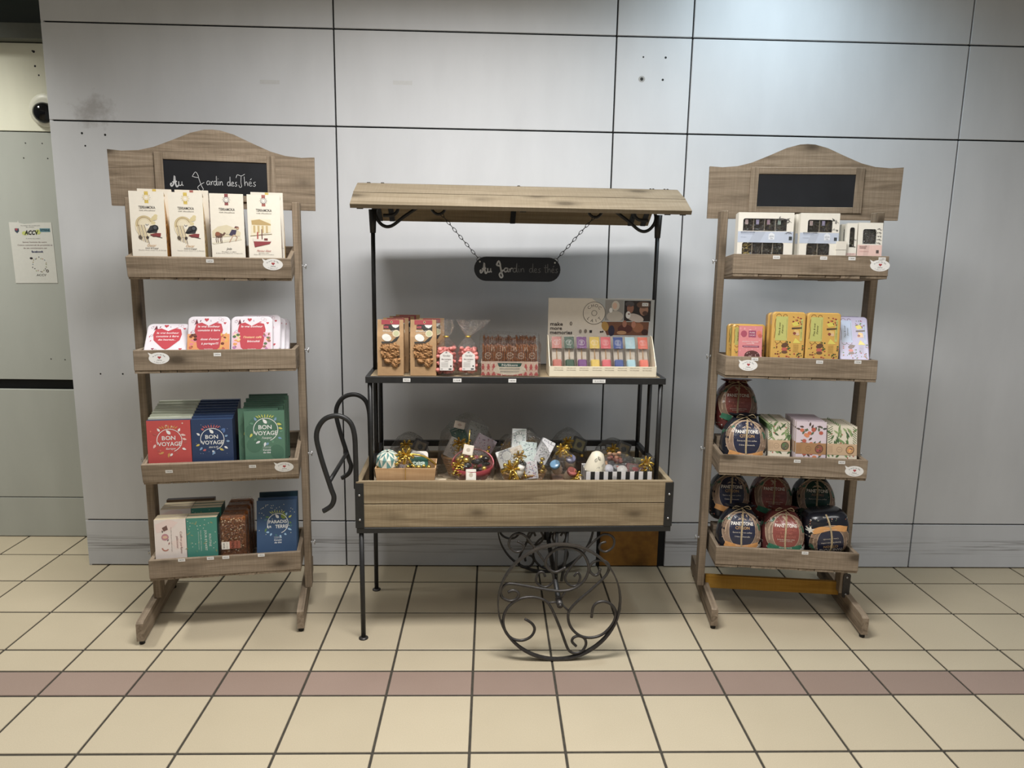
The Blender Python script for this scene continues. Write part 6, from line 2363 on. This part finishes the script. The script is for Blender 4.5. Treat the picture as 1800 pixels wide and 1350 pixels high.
vs, fs = crumple([(.008, .008, .06, .5), (.02, .015, .085, 2), (.03, .02, .11, 2.5), (.036, .022, .13, 3)], 16, 8, .3)
MB().add([(x * .6 + .122, y - .035, z) for x, y, z in vs], fs).obj('wrap_tuft', CELLO, t)

# 7-10: dark bundles in the back row
for q, (x, y, yaw, h, lab, c1, c2) in enumerate((
        (-.440, .335, 0, .165, 'dark gift bundle with black framed packet and gold foil, back left corner of the bed', (52, 46, 44), (120, 104, 76)),
        (-.020, .335, 0, .155, 'dark gift bundle behind the centre basket, beside the tall wicker one', (60, 56, 60), (90, 84, 84)),
        (.074, .335, 0, .185, 'dark gift bundle with black packet directly behind the round centre basket', (48, 46, 44), (120, 104, 60)),
        (.245, .335, 0, .185, 'dark gift bundle with gold bow behind the jars, its olive packet tilted', (56, 58, 52), (150, 140, 80)),
        (.440, .335, 0, .140, 'flat dark gift bundle in the back right corner of the bed', (60, 58, 54), (110, 92, 50)))):
    t = thing('gift_bundle', lab, 'gift basket', bed(x, y, yaw), g)
    w_ = .08 if q in (0, 3, 4) else .05
    MB().box(-w_ * .95, w_ * .95, -.042, .042, .002, .045, (70, 52, 44), ch=.004).obj('base_box', PR, t)
    pbox(t, .06, .025, .065, c1, T(w_ * .45, -.03, h * .45) @ RY(22) @ RX(-22), q, 'label', pal=[c2, (40, 40, 36)])
    pbox(t, .05, .02, .04, (170, 160, 150), T(-w_ * .4, -.035, h * .42) @ RY(-12) @ RX(-30), q + 3, 'frame', pal=[(90, 84, 80), (120, 110, 100), (80, 80, 80)])
    pbox(t, .055, .02, .05, (84, 86, 88), T(0, .0, h * .4) @ RY(5) @ RX(-25), q + 5, 'dots', pal=[(50, 50, 54), (110, 110, 110)])
    sweets(t, [(-w_ * .8 + .03 * k, -.04, .06 + .01 * (k % 3)) for k in range(int(w_ * 2 / .035) + 1)], .010, q)
    bow(t, (-w_ * .1, -.045, h * .72), .026, 20 + q)
    wrap(t, w_ * 1.05, .047, h, 61 + q * 7, 0, .06)

# ------------------------------------------------------------------ things on the recess wall
t = thing('paper_notice', 'white paper notice with coloured logo stuck on the recessed wall at left', 'notice', T(-2.279, .3595, 1.345) @ RY(-1))
pp = MB()
W2 = .1035
pts = [(-W2, 0), (W2, 0), (W2, .297), (.03, .297), (0, .292), (-.03, .290), (-.055, .296), (-.058, .309), (-.061, .298), (-W2, .299)]
pp.prism(pts, -.001, 0, 'y', (226, 224, 214))
sh = pp.obj('sheet', PR, t)
a = Art()
S = .207 / 840
X = lambda px: (px - 490) * S * .98
Zp = lambda py: .298 - (py - 118) * .297 / 1190
a.poly([(X(165), Zp(235)), (X(250), Zp(235)), (X(250), Zp(290)), (X(208), Zp(330)), (X(165), Zp(290))], (64, 76, 96)).ell(X(200), Zp(255), .006, .006, (176, 56, 70), 10)
a.ell(X(360), Zp(330), .014, .010, (206, 214, 110), 12).ell(X(630), Zp(305), .014, .012, (206, 214, 110), 12).rect(X(670), X(880), Zp(305), Zp(235), (96, 148, 160)).up()
a.tx('ACCV', X(490), Zp(315), .021, (30, 30, 30), w=.066, shear=.2, bold=.04).tx('VITRINE', X(775), Zp(270), .010, (30, 60, 70), w=.046, bold=.03)
a.tx('Association des commerçants', X(490), Zp(180), .004, (80, 80, 80), w=.095).tx('du centre', X(480), Zp(210), .004, (80, 80, 80), w=.04)
a.tx('À service du contact', X(515), Zp(432), .004, (90, 90, 90), w=.07)
for q, (s, w) in enumerate((("Suivez l'activité de votre", .118), ('Centre commercial de proximité et', .17), ('de ses commerçants sur', .115))):
    a.tx(s, X(540), Zp(502 + q * 58), .007, (110, 60, 70), w=w)
a.tx('facebook', X(575), Zp(688), .010, (40, 50, 100), w=.058, bold=.03)
a.tx('ACCV', X(600), Zp(1150), .011, (40, 40, 44), w=.047, shear=.15)
rr_ = random.Random(12)
for q in range(20):
    tt = q * 18
    a.leaf(X(590) + .036 * math.cos(R(tt)), Zp(945) + .034 * math.sin(R(tt)), .007, .004, rr_.uniform(0, 360), rr_.choice([(60, 50, 60), (176, 150, 90), (110, 140, 160), (190, 120, 90), (150, 160, 90)]))
a.ell(X(435), Zp(820), .008, .005, (50, 40, 44), 10).ring(X(735), Zp(1070), .007, .003, (70, 54, 50), 12)
a.obj('notice_print', sh, front(-.001))

t = thing('dome_camera', 'dark glass dome camera in a white ring on the recessed wall', 'camera', T(-2.152, .3595, 2.172) @ RX(90))
MB().lathe([(.078, 0), (.078, .012), (.070, .024), (.05, .026)], 28).obj('ring', WHITEP, t)
MB().lathe([(.049, .0262), (.0475, .038), (.041, .053), (.028, .065), (.012, .071), (.001, .072)], 28, M=T(0, -.014, 0)).obj('dome', DOMEM, t)
